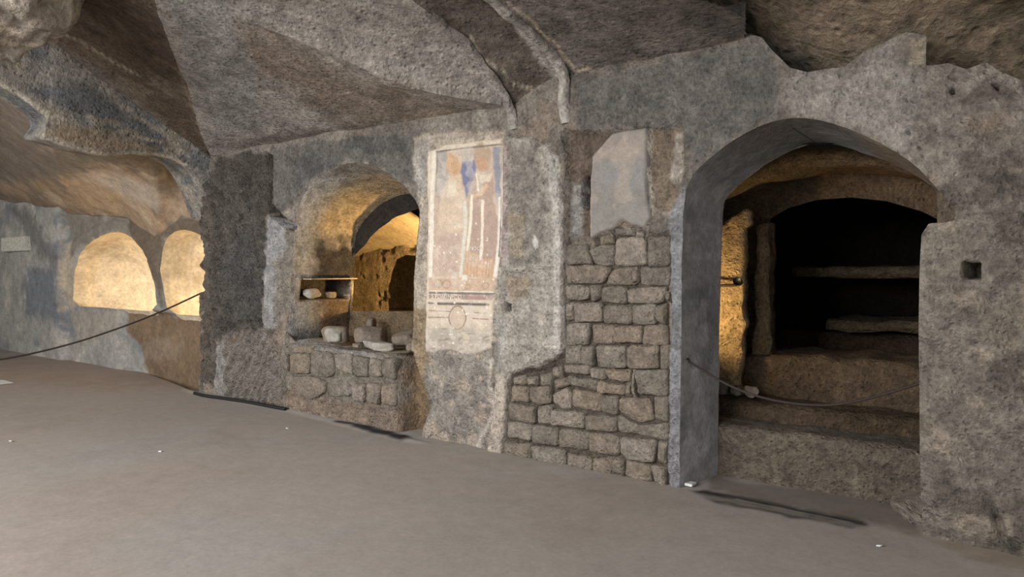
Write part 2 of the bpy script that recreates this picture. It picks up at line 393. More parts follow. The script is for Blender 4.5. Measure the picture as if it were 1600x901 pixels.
    p.patches((104, 95, 86), 5.0, .12, .2, .8, 77, inside(1450 - q[:, 0], 20)); p.patches((165, 150, 130), 7.0, .2, .15, .7, 55, inside(1450 - q[:, 0], 20))
    for x, y, rx, ry in CHIPS: p.ell(x, y, rx, ry, (184, 168, 148), .3, .9, .85)
    p.line([(768, 560), (764, 600), (772, 640), (758, 672), (742, 700)], (196, 186, 172), 3, 2, 3); p.line([(1018, 205), (1016, 260), (1022, 330), (1010, 360)], (188, 176, 156), 2.2, 1.2, 1.5)
    return np.clip(p.c, .01, 1)
us = np.concatenate([np.arange(-9.40, -4.2, .022), np.arange(-4.2, 1.9, .0145)]); zs = np.arange(-.05, 3.46, .0165)
wall = sheet('wall_back', us, zs, wall_dep, M_WALL, wall_paint, (H_DOOR, H_NICHE, H_BROKEN, H_LEFT), kind='structure',
             label='long catacomb wall of flaking plaster over brown tufa')

def const(rgb, mott=.2, extra=None):
    def f(P):
        p = Paint(P, rgb, mott)
        if extra: extra(p)
        return np.clip(p.c, .008, 1)
    return f
# the pillar's hidden return towards the left bay
e = resample(uz(PILLAR_EDGE), .05); dep = wall_dep(e[:, 0], e[:, 1])
G = np.stack([np.stack([e[:, 0], 5 - dep, e[:, 1]], -1), np.stack([e[:, 0] - .02, np.full(len(e), 5.2), e[:, 1]], -1), np.stack([e[:, 0] + .1, np.full(len(e), 5.7), e[:, 1]], -1)])
grid_obj('wall_pillar_return', densify(G, .05, .05), M_WALL, const((100, 92, 84)), amp=0, kind='structure')

# ------------------------------------------------------------------ tufa blocks of the wall, each its own piece
def c1(L): return [(770 + x / 4.097, 340 + y / 4.097) for x, y in L]
def c2(L): return [(770 + x / 3.919, 540 + y / 3.919) for x, y in L]
def c6(L): return [(420 + x / 4.507, 500 + y / 4.507) for x, y in L]
S1 = [[(690,110),(760,105),(770,162),(695,168)], [(612,210),(690,177),(766,177),(766,295),(700,303),(652,288)], [(790,137),(900,128),(972,132),(982,298),(782,302)],
 [(994,128),(1132,125),(1128,303),(994,303)], [(792,74),(905,62),(908,110),(802,116)], [(920,82),(982,92),(974,122),(917,115)], [(480,312),(660,302),(750,326),(698,418),(476,418)],
 [(764,332),(885,322),(888,428),(724,428)], [(942,322),(1125,317),(1120,433),(952,428)], [(892,326),(930,322),(934,400),(897,424)], [(472,438),(560,432),(615,452),(605,520),(482,520)],
 [(622,442),(688,438),(688,508),(637,528)], [(707,444),(858,444),(852,546),(704,538)], [(870,462),(980,446),(1106,443),(1080,543),(872,547)], [(1107,482),(1142,472),(1142,533),(1112,520)],
 [(466,562),(518,548),(512,638),(471,653)], [(527,550),(693,548),(693,664),(600,664),(532,664)], [(707,564),(886,566),(882,676),(712,672)], [(900,563),(1033,558),(1033,676),(902,676)], [(1046,572),(1105,553),(1105,676),(1046,640)],
 [(472,683),(612,678),(616,740),(598,807),(477,811)], [(642,692),(773,688),(773,802),(642,806)], [(784,698),(948,693),(945,797),(787,797)], [(967,693),(1110,693),(1110,815),(962,809)], [(480,180),(600,170),(605,220),(640,292),(480,298)]]
S2 = [[(450,2),(540,2),(538,104),(441,108)], [(549,7),(620,3),(620,113),(547,104)], [(634,3),(810,3),(808,132),(642,128)], [(830,7),(1010,3),(1006,136),(827,136)], [(1020,7),(1080,5),(1076,138),(1020,136)],
 [(441,118),(588,122),(578,174),(441,164)], [(597,142),(678,148),(678,200),(602,200)], [(692,148),(833,147),(838,213),(780,216),(717,199)], [(877,152),(1070,152),(1070,303),(892,293)], [(472,187),(628,207),(628,268),(560,258),(472,238)],
 [(648,218),(803,242),(803,303),(648,284)], [(816,232),(848,222),(848,303),(817,299)], [(372,137),(420,132),(424,194),(374,189)], [(372,212),(440,202),(458,240),(382,268)], [(287,182),(353,172),(353,239),(292,239)],
 [(207,197),(264,192),(264,239),(212,239)], [(122,192),(194,182),(198,234),(132,234)], [(117,252),(204,257),(213,338),(107,338)], [(237,252),(350,252),(353,344),(290,358),(237,324)], [(362,302),(440,267),(473,302),(468,378),(430,388),(367,344)],
 [(492,267),(658,297),(658,403),(550,383),(492,364)], [(672,312),(760,312),(753,423),(667,399)], [(782,322),(960,322),(978,448),(900,466),(782,400)], [(987,317),(1065,312),(1065,458),(992,449)], [(102,352),(253,377),(248,473),(102,439)],
 [(272,382),(349,367),(349,473),(272,469)], [(364,397),(553,407),(548,508),(362,479)], [(570,427),(750,437),(750,523),(572,514)], [(777,422),(900,482),(1060,472),(1060,578),(960,558),(777,519)], [(92,472),(228,487),(220,578),(90,559)],
 [(244,487),(390,507),(388,608),(247,589)], [(404,512),(580,532),(573,638),(402,619)], [(594,537),(773,552),(768,668),(594,644)], [(792,562),(998,582),(984,708),(832,689),(792,649)], [(1012,592),(1060,602),(1055,718),(1007,699)],
 [(77,592),(238,607),(228,693),(72,664)], [(252,612),(443,642),(438,733),(302,719),(252,689)], [(462,652),(603,692),(598,763),(462,739)], [(617,692),(688,692),(738,768),(690,786),(612,768)], [(702,682),(798,702),(793,798),(742,768)],
 [(817,707),(963,737),(963,833),(880,828),(812,789)], [(977,742),(1055,747),(1055,858),(1002,843)], [(860,150),(872,150),(874,298),(856,300)]]
S6 = [[(150,242),(265,237),(283,280),(278,373),(147,368)], [(162,187),(308,182),(290,233),(162,228)], [(302,217),(438,237),(448,378),(390,403),(297,373)], [(462,242),(578,242),(588,378),(472,340)], [(592,257),(698,267),(693,398),(597,393)],
 [(707,272),(788,282),(783,393),(707,393)], [(802,272),(888,272),(883,418),(802,389)], [(162,397),(300,397),(393,430),(388,510),(300,556),(177,489)], [(412,412),(560,402),(598,440),(578,528),(422,538)], [(602,452),(680,452),(665,576),(592,558)],
 [(692,447),(778,452),(768,588),(692,570)], [(787,452),(883,452),(883,603),(787,589)], [(97,252),(135,242),(132,350),(102,340)], [(122,402),(158,392),(165,498),(132,488)]]
def corners(L, k=.10):
    L = np.array(L, float); out = []
    for i in range(len(L)):
        a, b, c = L[i - 1], L[i], L[(i + 1) % len(L)]; out += [b + k * (a - b), b + k * .35 * (a - b) + k * .35 * (c - b), b + k * (c - b)]
    return np.array(out)
def block(poly_px, seed, name, parent, proud=0.0, thick=.10, Y=5.0, mat=None):
    rnd = random.Random(seed)
    o = corners(uz(poly_px, Y)); o = resample(o, max(.012, np.sqrt(((o.max(0) - o.min(0)) ** 2).sum()) / 16), True)
    P = np.stack([o[:, 0], o[:, 0] * 0 + seed, o[:, 1]], -1); c = o.mean(0)
    o = o + .009 * np.stack([fbm(P * 14, 2), fbm(P * 14 + 50, 2)], -1)
    size = np.sqrt(((o - c) ** 2).sum(1)).mean(); o = c + (o - c) * (1 + .012 / size); n = len(o); V = []; tilt = (rnd.uniform(-.05, .05), rnd.uniform(-.06, .06))
    pr = proud + rnd.uniform(-.012, .016)
    for sc_, dy in ((.985, thick), (1.0, .035), (1 - .004 / size, .010), (1 - .016 / size, -.001), (.62, -.008), (.3, -.008)):
        r = c + (o - c) * sc_
        for p in r:
            t = (p - c) @ np.array(tilt); nz = .012 * fbm(np.array([p[0] * 13, seed, p[1] * 13]), 3) if dy < .03 else 0
            V.append((p[0], Y - pr + dy + (t + nz if dy < .05 else 0), p[1]))
    V.append((c[0], Y - pr - .01, c[1]))
    Fc = [tuple(f) for f in quads(6, n, True)] + [(5 * n + k, 5 * n + (k + 1) % n, 6 * n) for k in range(n)]
    return mesh_obj(name, V, Fc, mat or M_STONE, parent=parent)
for i, L in enumerate([c1(l) for l in S1] + [c2(l) for l in S2]):
    block(L, i + 1, 'stone', wall, proud=.004)
for i, L in enumerate([c6(l) for l in S6]):
    block(L, i + 200, 'stone', wall, proud=.004)

# ================================================================== NICHE WITH LEDGE
nl = resample(H_NICHE, .022, True); dep = wall_dep(nl[:, 0], nl[:, 1])
LEDGE_Z = .775
def ring(Y, drop, shrink):
    z = nl[:, 1].copy(); u = nl[:, 0].copy(); top = smooth01((z - 1.5) / 1.0); z = z - drop * top
    u = u + np.where(u < -6.15, shrink, -shrink) * smooth01((z - .7) / .3)
    z = np.where(z < .95, np.minimum(z, LEDGE_Z + .015), z); return np.stack([u, np.full(len(u), Y), z], -1)
rows = [np.stack([nl[:, 0], 5.0 - dep - .006, nl[:, 1]], -1)] + [ring(y, .24 * (y - 5) / .8, .05 * (y - 5) / .8) for y in np.linspace(5.03, 5.84, 38)]
G = np.array(rows)
sl = inside(np.maximum(np.abs(G[..., 1] - 5.46) - .32, np.abs(G[..., 2] - 1.365) - .115), .012) * (G[..., 0] < -6.9)
G2 = vdisp(G, .012, 6.0); G2[0] = G[0]; G2[..., 0] -= .34 * sl
def niche_paint(P):
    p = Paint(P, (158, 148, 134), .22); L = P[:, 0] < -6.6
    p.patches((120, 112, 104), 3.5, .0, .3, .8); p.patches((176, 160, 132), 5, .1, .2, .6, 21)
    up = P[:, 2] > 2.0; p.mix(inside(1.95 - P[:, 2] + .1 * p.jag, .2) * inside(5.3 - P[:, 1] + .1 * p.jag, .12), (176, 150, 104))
    p.mix(inside(5.22 - P[:, 1] + .1 * p.jag, .08) * inside(1.47 - P[:, 2], .05) * inside(P[:, 2] - 1.95 + .2 * p.jag, .15) * L, (66, 60, 56))  # shadow above the slot on the left reveal, painted dark
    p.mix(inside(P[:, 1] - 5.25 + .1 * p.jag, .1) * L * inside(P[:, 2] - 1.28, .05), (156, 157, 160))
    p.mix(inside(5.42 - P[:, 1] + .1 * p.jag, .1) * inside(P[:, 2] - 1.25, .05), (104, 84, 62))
    p.mix(inside(P[:, 1] - 5.24 + .12 * p.jag, .12) * inside(P[:, 0] + 6.55 + .1 * p.jag, .15) * .85, (182, 179, 175)); p.mix(inside(P[:, 0] + 7.26, .03), (70, 62, 54)); return np.clip(p.c, .01, 1)  # front of left reveal painted paler to stand in for daylight on it
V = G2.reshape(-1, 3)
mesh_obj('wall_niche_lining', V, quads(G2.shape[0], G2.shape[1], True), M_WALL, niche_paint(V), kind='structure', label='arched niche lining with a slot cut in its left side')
BACKHOLE = [(551, 486), (550, 440), (553, 402), (569, 384), (590, 358), (620, 338), (656, 325), (700, 318), (740, 330), (740, 486)]
def back_paint(P):
    p = Paint(P, (120, 98, 70), .25); p.mix(inside(1.5 - P[:, 2] + .1 * p.jag, .06), (54, 48, 43)); p.poly([(545, 486), (560, 486), (560, 400), (545, 400)], (150, 124, 84), 3, 2)  # crescent over the opening: its shade is painted as a soot-dark tone
    return np.clip(p.c, .01, 1)
sheet('wall_niche_back', np.arange(-7.5, -4.9, .03), np.arange(.6, 2.9, .03), lambda u, z: .03 * fbm(np.stack([u * 5, u * 0, z * 5], -1), 3), M_WALL, back_paint, (uz(BACKHOLE, 5.82),), Yp=5.82, kind='structure')
# chamber behind the niche: vault, rough end wall with a dark opening, floor
a = np.linspace(0, math.pi, 70); rows = []
for y in np.arange(5.84, 7.1, .04):
    k = (y - 5.84) / 1.06; rise = 1.02 - .55 * k
    rows.append([(-8.8, y, .7)] + [(-7.2 - 1.6 * math.cos(t), y, 1.45 + rise * math.sin(t) ** .8) for t in a] + [(-5.6, y, .7)])
G = densify(rows, .05, .06)
grid_obj('ceiling_tomb_vault', G, M_LEFT, const((190, 166, 124), .15), amp=.02, sc=2, kind='structure')
ENDHOLE = [(606, 490), (607, 455), (611, 425), (620, 405), (636, 398), (660, 400), (690, 410), (690, 490)]
def end_dep(u, z):
    P = np.stack([u, u * 0, z], -1); return .05 * fbm(P * 4, 3) - .09 * smooth01((fbm(P * 8 + 4, 2) - .34) / .12)
sheet('wall_tomb_end', np.arange(-9, -5.5, .025), np.arange(.6, 2.7, .025), end_dep, M_WALL, const((172, 146, 102), .3), (uz(ENDHOLE, 6.9),), Yp=6.9, kind='structure')
def box_mesh(name, lo, hi, mat, rgb=None, bevel=.0, rough=0.0, cuts=0, inward=False, **kw):
    lo = np.array(lo, float); hi = np.array(hi, float); c = (lo + hi) / 2
    bm = bmesh.new(); bmesh.ops.create_cube(bm, size=1)
    for v in bm.verts: v.co = Vector(np.array(v.co) * (hi - lo) + c)
    if bevel: bmesh.ops.bevel(bm, geom=list(bm.edges), offset=bevel, segments=2, affect='EDGES')
    if cuts:
        for it in range(6):
            long_ = [e for e in bm.edges if e.calc_length() > cuts * 1.5]
            if not long_: break
            bmesh.ops.subdivide_edges(bm, edges=long_, cuts=1, use_grid_fill=True)
        bmesh.ops.triangulate(bm, faces=[f for f in bm.faces if len(f.verts) > 4])
    if inward: bmesh.ops.delete(bm, geom=[f for f in bm.faces if f.calc_center_median().y < lo[1] + 1e-3], context='FACES')
    if inward: bmesh.ops.reverse_faces(bm, faces=list(bm.faces))
    V = np.array([v.co[:] for v in bm.verts]); bm.verts.index_update(); Fc = [[v.index for v in f.verts] for f in bm.faces]; bm.free()
    if rough: V = vdisp(V, rough, 6, 3)
    col = const(rgb, .25)(V) if rgb is not None else None
    return mesh_obj(name, V, Fc, mat, col, smooth=bool(rough), **kw)
box_mesh('wall_tomb_recess', (-8.9, 6.9, .6), (-5.5, 8.2, 2.6), M_WALL, (90, 72, 52), inward=True, kind='structure')
box_mesh('floor_tomb', (-8.9, 5.86, .55), (-5.5, 8.0, .98), M_WALL, (150, 124, 84), kind='structure', cuts=.1, rough=.02)

# ================================================================== DOORWAY AND THE CHAMBER BEHIND IT
dl = resample(H_DOOR, .022); dep = wall_dep(dl[:, 0], dl[:, 1]); umid = -1.65
def dring(Y, k):
    u = dl[:, 0].copy(); z = dl[:, 1].copy()
    u = np.where(u < umid, u + .085 * k, np.where(u > -.86, u + (-.86 - u) * min(1, k * 2.2) * .0, u)); z = z - .10 * k * smooth01((z - 1.9) / .6); return np.stack([u, np.full(len(u), Y), z], -1)
G = np.array([np.stack([dl[:, 0], 5 - dep, dl[:, 1]], -1)] + [dring(y, (y - 5) / .5) for y in np.linspace(5.03, 5.5, 18)])
G2 = vdisp(G, .012, 3.5); G2[0] = G[0]
# the left jamb's worn inner edge
def door_paint(P):
    p = Paint(P, (132, 132, 134), .12); p.patches((112, 114, 118), 3, .0, .3, .8); p.patches((150, 152, 156), 4, .1, .2, .7, 14)
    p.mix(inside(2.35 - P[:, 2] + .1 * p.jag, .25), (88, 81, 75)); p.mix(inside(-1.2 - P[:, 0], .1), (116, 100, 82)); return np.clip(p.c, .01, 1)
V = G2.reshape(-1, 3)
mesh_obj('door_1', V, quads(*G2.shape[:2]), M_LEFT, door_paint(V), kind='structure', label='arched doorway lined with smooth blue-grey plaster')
# vault over the chamber
ar = [(-3.25, .3), (-3.25, 1.7), (-3.0, 2.1), (-2.5, 2.36), (-2.0, 2.5), (-1.5, 2.5), (-1.0, 2.38), (-.5, 2.1), (-.25, 1.7), (-.25, .3)]
ar = resample(chaikin(ar, 2), .05)
rows = []
for y in np.arange(5.46, 6.62, .04):
    k = smooth01((y - 5.85) / .3) * .10 + 0; rows.append(np.stack([ar[:, 0], np.full(len(ar), y), ar[:, 1] - k * smooth01((ar[:, 1] - 1.6) / .6)], -1))
def vault2(P):
    p = Paint(P, (122, 101, 72), .3); p.mix(inside(P[:, 1] - 5.95 + .1 * p.jag, .1), (60, 52, 45)); return np.clip(p.c, .01, 1)  # front of the vault darkened: its shade is put into the colour
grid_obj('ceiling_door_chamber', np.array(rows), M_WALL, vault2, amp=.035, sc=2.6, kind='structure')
# wall between doorway back and chamber sides
FRONTBACK = [(p[0], p[1]) for p in uz(DOOR)]
fb = [(min(u, -.86) + (.085 if u < umid else 0.03), z - (.1 if z > 2.2 else .03 if z > 1.9 else 0)) for u, z in FRONTBACK]
sheet('wall_door_inner', np.arange(-3.4, .2, .03), np.arange(0, 3.0, .03), lambda u, z: 0 * u, M_WALL, const((120, 104, 84)), (fb,), Yp=5.49, kind='structure')
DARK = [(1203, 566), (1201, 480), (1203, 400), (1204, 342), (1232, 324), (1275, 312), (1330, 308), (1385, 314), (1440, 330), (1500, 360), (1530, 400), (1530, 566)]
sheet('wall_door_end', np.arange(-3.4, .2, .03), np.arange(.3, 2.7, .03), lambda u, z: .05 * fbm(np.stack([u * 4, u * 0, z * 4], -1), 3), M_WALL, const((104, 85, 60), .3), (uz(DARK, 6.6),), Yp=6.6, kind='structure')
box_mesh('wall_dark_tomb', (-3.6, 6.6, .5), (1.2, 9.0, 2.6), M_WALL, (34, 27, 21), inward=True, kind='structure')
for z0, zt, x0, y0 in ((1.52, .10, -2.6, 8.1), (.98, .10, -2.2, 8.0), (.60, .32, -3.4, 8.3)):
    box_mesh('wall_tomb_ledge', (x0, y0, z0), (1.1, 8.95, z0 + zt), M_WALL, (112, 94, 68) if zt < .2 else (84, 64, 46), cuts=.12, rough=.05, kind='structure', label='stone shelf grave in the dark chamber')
# piers, bench, steps
def pier(name, outline_px, Y, thick, rgb, label):
    o = resample(uz(outline_px, Y), .04, True); P = np.stack([o[:, 0], o[:, 0] * 0, o[:, 1]], -1)
    o = o + .018 * np.stack([fbm(P * 8, 3), fbm(P * 8 + 9, 3)], -1); u0, u1 = o[:, 0].min() - .03, o[:, 0].max() + .03
    bm = bmesh.new(); vs_ = [bm.verts.new((p[0], Y, p[1])) for p in o]; f = bm.faces.new(vs_)
    r = bmesh.ops.extrude_face_region(bm, geom=[f]); 
    for v in r['geom']:
        if isinstance(v, bmesh.types.BMVert): v.co.y += thick
    bmesh.ops.triangulate(bm, faces=list(bm.faces)); bmesh.ops.recalc_face_normals(bm, faces=list(bm.faces))
    for it in range(5):
        L = [e for e in bm.edges if e.calc_length() > .07]
        if not L: break
        bmesh.ops.subdivide_edges(bm, edges=L, cuts=1); bmesh.ops.triangulate(bm, faces=[f for f in bm.faces if len(f.verts) > 3])
    V = np.array([v.co[:] for v in bm.verts]); bm.verts.index_update(); Fc = [[v.index for v in f.verts] for f in bm.faces]; bm.free()
    V = vdisp(V, .03, 7, 3); return mesh_obj(name, V, Fc, M_WALL, const(rgb, .3)(V), kind='structure', label=label)
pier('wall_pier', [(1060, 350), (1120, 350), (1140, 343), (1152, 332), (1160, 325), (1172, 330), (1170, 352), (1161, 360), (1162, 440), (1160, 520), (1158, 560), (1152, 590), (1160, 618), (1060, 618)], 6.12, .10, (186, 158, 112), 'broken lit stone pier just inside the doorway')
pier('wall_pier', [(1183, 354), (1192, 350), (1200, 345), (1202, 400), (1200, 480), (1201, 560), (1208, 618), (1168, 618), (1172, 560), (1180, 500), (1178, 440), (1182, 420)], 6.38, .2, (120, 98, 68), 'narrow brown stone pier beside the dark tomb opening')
BZ = .86
G = densify([[(-2.75, 6.28, .42), (-.2, 6.28, .42)], [(-2.72, 6.30, BZ - .03), (-.2, 6.30, BZ - .03)], [(-2.72, 6.36, BZ), (-.2, 6.36, BZ)], [(-2.72, 7.2, BZ), (-.2, 7.2, BZ)]], .03, .03)
grid_obj('wall_bench', G, M_WALL, const((92, 75, 54), .35), amp=.05, sc=3, kind='structure', label='rough stone bench front below the dark tomb opening')
STZ = .395
G = densify([[(-2.45, 5.5, -.05), (-.7, 5.53, -.05)], [(-2.45, 5.5, STZ - .03), (-.7, 5.53, STZ - .03)], [(-2.45, 5.54, STZ), (-.7, 5.57, STZ)], [(-3.2, 5.86, STZ + .01), (-.3, 5.9, STZ)]], .025, .025)
grid_obj('floor_step', G, M_WALL, const((112, 101, 87), .2), amp=.02, sc=4, kind='structure', label='tall stone step at the back of the doorway')
G = densify([[(-3.3, 5.84, .3), (-.2, 5.88, .3)], [(-3.3, 5.86, .5), (-.2, 5.9, .49)], [(-3.3, 5.92, .53), (-.2, 5.95, .52)], [(-3.3, 6.5, .53), (-.2, 6.5, .5)]], .03, .03)
grid_obj('floor_chamber', G, M_WALL, const((92, 74, 54), .25), amp=.03, sc=4, kind='structure', label='raised brown chamber floor behind the step')

# ================================================================== LEFT BAY WALL (Y = 5.32) WITH TWO LIT ARCHED TOMBS
YL = 5.32
ARC1 = [(113, 478), (116, 440), (121, 410), (130, 388), (150, 372), (181, 360), (204, 369), (224, 388), (237, 412), (243, 440), (247, 487), (200, 484), (160, 480)]
ARC2 = [(263, 491), (257, 450), (255, 410), (259, 380), (270, 364), (288, 358), (305, 362), (322, 372), (345, 400), (352, 450), (352, 495), (310, 493)]
def left_dep(u, z):
    P = np.stack([u, u * 0 + YL, z], -1); q = proj(P); d = .035 * fbm(P * 1.3, 3) + .012 * fbm(P * 6, 3)
    d += .12 * inside(q[:, 0] - 104 + 3 * fbm(P * 4, 2), 2) ; 
    for A in (ARC1, ARC2): d += .05 * inside(np.abs(sdf(q, A) - 9) - 8, 4) * inside(q[:, 1] - 425, 25)
    d -= .10 * inside(sdf(q, [(190, 484), (330, 496), (330, 620), (186, 575), (188, 520)]) + 4 * fbm(P * 5, 2), 3)
    return d
def left_paint(P):
    p = Paint(P, (134, 132, 127), .16); p.patches((108, 113, 120), 1.4, .0, .3, .9); p.patches((156, 152, 142), 2.2, .12, .2, .7, 5)
    p.poly([(52, 420), (104, 420), (106, 500), (50, 490)], (98, 104, 112), 8, 10, .9); p.poly([(20, 320), (60, 330), (104, 400), (104, 430), (60, 380)], (86, 86, 86), 8, 8, .7)
    p.poly([(104, 380), (118, 375), (118, 480), (104, 485)], (158, 144, 122), 4, 4)
    p.poly([(104, 335), (250, 335), (262, 480), (252, 480), (236, 410), (185, 358), (130, 385), (116, 400)], (116, 110, 100), 4, 5); p.poly([(196, 338), (250, 350), (330, 330), (330, 372), (262, 372), (252, 480), (238, 420), (214, 372)], (96, 84, 68), 4, 4)
    p.poly([(188, 484), (330, 494), (330, 625), (220, 590), (210, 540), (190, 520)], (112, 90, 66), 4, 7); p.poly([(112, 482), (190, 484), (186, 520), (120, 545)], (140, 134, 124), 5, 8)
    p.ell(245, 545, 28, 20, (128, 110, 88), .4, .5, .8); return np.clip(p.c, .01, 1)
sheet('wall_left', np.arange(-19, -9.0, .04), np.arange(-.25, 3.2, .03), left_dep, M_LEFT, left_paint, ([tuple(p) for p in chaikin(uz(ARC1, YL), 1, True)], [tuple(p) for p in chaikin(uz(ARC2, YL), 1, True)]), Yp=YL, kind='structure', label='blue-grey plastered wall of the far bay with two arched tombs')
def apse(A, name, depth, trough):
    o = chaikin(uz(A, YL), 1, True); o = resample(o, .05, True); c = np.array([o[:, 0].mean(), o[:, 1].min() + .15]); rows = []
    for k in np.linspace(0, 1, 26):
        s = math.sqrt(max(0, 1 - (k * .985) ** 2.6)) if k > .3 else 1.0 - .35 * k * k; s = s if k > .3 else 1
        r = c + (o - c) * (s * .97 + .03); low = o[:, 1] < o[:, 1].min() + .25
        z = r[:, 1] - trough * smooth01(k / .12) * low * (s); rows.append(np.stack([r[:, 0], np.full(len(o), YL + .10 + depth * k), z], -1))
    dd = left_dep(o[:, 0], o[:, 1]); G = np.array(rows); G = vdisp(G, .02, 3); G[0] = np.stack([o[:, 0], YL - dd, o[:, 1]], -1)
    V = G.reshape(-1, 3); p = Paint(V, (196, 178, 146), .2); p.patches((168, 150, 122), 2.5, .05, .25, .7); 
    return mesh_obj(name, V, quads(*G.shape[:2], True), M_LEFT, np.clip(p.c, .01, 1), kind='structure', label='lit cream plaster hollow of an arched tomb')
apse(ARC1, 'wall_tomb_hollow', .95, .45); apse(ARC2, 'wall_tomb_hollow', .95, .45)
G = densify([[(-19, -5, -.2), (-19, 5.6, -.2)], [(-19, -5, 3.6), (-19, 5.6, 3.6)]], .3, .3)
grid_obj('wall_far_end', G, M_LEFT, const((120, 116, 108)), kind='structure')

# ================================================================== FLOOR
uf = np.concatenate([np.arange(-19, -10.5, .12), np.arange(-10.5, -3.2, .05), np.arange(-3.2, .2, .025), np.arange(.2, 6, .2)])
yf = np.concatenate([np.arange(-5, 3.6, .15), np.arange(3.6, 4.5, .05), np.arange(4.5, 5.66, .02)])
SUNK = [(215, 577), (240, 584), (262, 592), (312, 612), (380, 612), (380, 560), (230, 560)]
def floor_paint(P):
    p = Paint(P, (150, 141, 134), .05, .5); q = p.q
    p.patches((150, 138, 129), .7, .0, .4, .7); p.patches((148, 143, 139), .9, .1, .3, .6, 8)
    p.poly(SUNK, (112, 88, 64), 2, 2)
    p.poly([(0, 556), (200, 566), (310, 606), (0, 600)], (146, 126, 110), 10, 8, .6)
    p.poly([(288, 608), (330, 612), (450, 630), (640, 672), (668, 692), (640, 690), (540, 662), (440, 640), (330, 622), (300, 614)], (150, 148, 145), 3, 3)
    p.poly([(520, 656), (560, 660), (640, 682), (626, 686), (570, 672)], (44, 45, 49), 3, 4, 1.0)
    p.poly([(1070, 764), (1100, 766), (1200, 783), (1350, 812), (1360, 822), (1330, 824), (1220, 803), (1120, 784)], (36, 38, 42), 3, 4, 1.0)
    p.poly([(1050, 762), (1440, 838), (1440, 846), (1250, 806), (1050, 768)], (150, 140, 128), 3, 3, .6); p.line([(1150, 780), (1250, 800), (1330, 816)], (140, 132, 124), 1.2, 1, 1, .8)
    p.poly([(1100, 738), (1420, 785), (1440, 836), (1110, 765)], (104, 94, 84), 6, 6, .7); p.poly([(1440, 838), (1620, 866), (1620, 890), (1500, 862)], (140, 122, 100), 8, 8, .7)
    return np.clip(p.c, .01, 1)
U, Yg = np.meshgrid(uf, yf); P = np.stack([U, Yg, U * 0], -1).reshape(-1, 3); q = proj(P)
P[:, 2] = .006 * fbm(P * 2.0, 3) - .10 * inside(sdf(q, SUNK), 2) * (P[:, 1] > 4)
P[:, 2] += .012 * inside(sdf(q, [(288, 608), (450, 630), (668, 692), (640, 690), (440, 640), (300, 614)]), 3) * (P[:, 1] > 4)
floor = mesh_obj('floor', P, quads(len(yf), len(uf)), M_FLOOR, floor_paint(P), kind='structure', label='smooth taupe trodden floor')

# ================================================================== VAULTS
def L3(u, L): return [(u, y, z) for y, z in L]
RL = L3(-3.98, [(5.14, 2.8), (5.0, 2.99), (4.86, 3.12), (4.566, 3.30), (4.38, 3.40), (3.6, 3.66), (2.9, 3.80), (1.5, 3.9), (-1.6, 3.9)])
RR = L3(-3.41, [(5.14, 2.8), (5.0, 3.18), (4.83, 3.28), (4.564, 3.375), (4.06, 3.53), (3.5, 3.64), (2.9, 3.72), (1.5, 3.8), (-1.6, 3.8)])
G2c = [(-3.98, 5.14, 2.9), (-3.99, 5.0, 2.99), (-4.25, 4.73, 3.06), (-4.56, 4.42, 3.13), (-4.95, 4.03, 3.33), (-5.49, 3.49, 3.62), (-6.1, 2.9, 3.88), (-6.1, 1.5, 3.95), (-6.1, -1.6, 3.9)]
G1c = [(-8.9, 5.14, 2.95), (-8.9, 5, 3.03), (-8.2, 4.45, 3.27), (-7.43, 3.9, 3.53), (-6.8, 3.42, 3.70), (-6.21, 2.98, 3.85), (-6.1, 2.9, 3.88)]
AT = [(-8.9, 5.14, 2.95), (-8.9, 5, 3.03), (-8.9, 4.5, 3.30), (-8.9, 3.97, 3.58), (-8.9, 3.5, 3.86), (-8.9, 3.13, 4.09), (-8.9, 2.6, 4.22)]
def lerp_rows(A, B, n, sag=0.0):
    A, B = np.array(A, float), np.array(B, float); rows = []
    for k in range(n + 1):
        t = k / n; r = A * (1 - t) + B * t; r[:, 2] += sag * 4 * t * (1 - t); rows.append(r)
    return rows
def main_paint(P):
    p = Paint(P, (156, 147, 139), .2); p.patches((128, 118, 110), 2.2, .0, .3, .8); p.patches((158, 153, 147), 3, .15, .2, .6, 18)
    p.poly([(330, 30), (560, 110), (640, 140), (790, 200), (780, 225), (560, 205), (470, 150), (360, 90)], (124, 106, 89), 26, 26, .7)
    p.poly([(240, -40), (340, -20), (400, 120), (420, 190), (335, 210), (300, 130)], (140, 137, 134), 14, 16, .8); p.poly([(330, 225), (420, 210), (560, 195), (700, 203), (640, 222), (400, 240)], (116, 104, 96), 8, 8, .8)
    p.poly([(620, 190), (700, 170), (800, 200), (790, 225), (640, 225)], (158, 138, 112), 8, 10, .6)
    p.poly([(730, 70), (742, 68), (800, 150), (810, 205), (790, 205), (765, 150)], (158, 152, 147), 5, 6, .9); p.poly([(640, -50), (760, 60), (730, 60), (700, 40)], (112, 102, 94), 12, 14, .8)
    return np.clip(p.c, .01, 1)
def dark_paint(P):
    p = Paint(P, (96, 80, 66), .22); p.patches((118, 104, 90), 2.6, .1, .2, .7); p.poly([(85, 70), (150, 100), (250, 190), (330, 250), (230, 185), (150, 120)], (104, 94, 86), 4, 5, .8)
    p.line([(75, 45), (120, 62), (170, 92), (220, 120)], (150, 136, 116), 1.4, 1, 1.5); p.line([(240, 90), (280, 110), (320, 220), (336, 248)], (140, 118, 92), 2, 1.5, 3, .6); return np.clip(p.c, .01, 1)
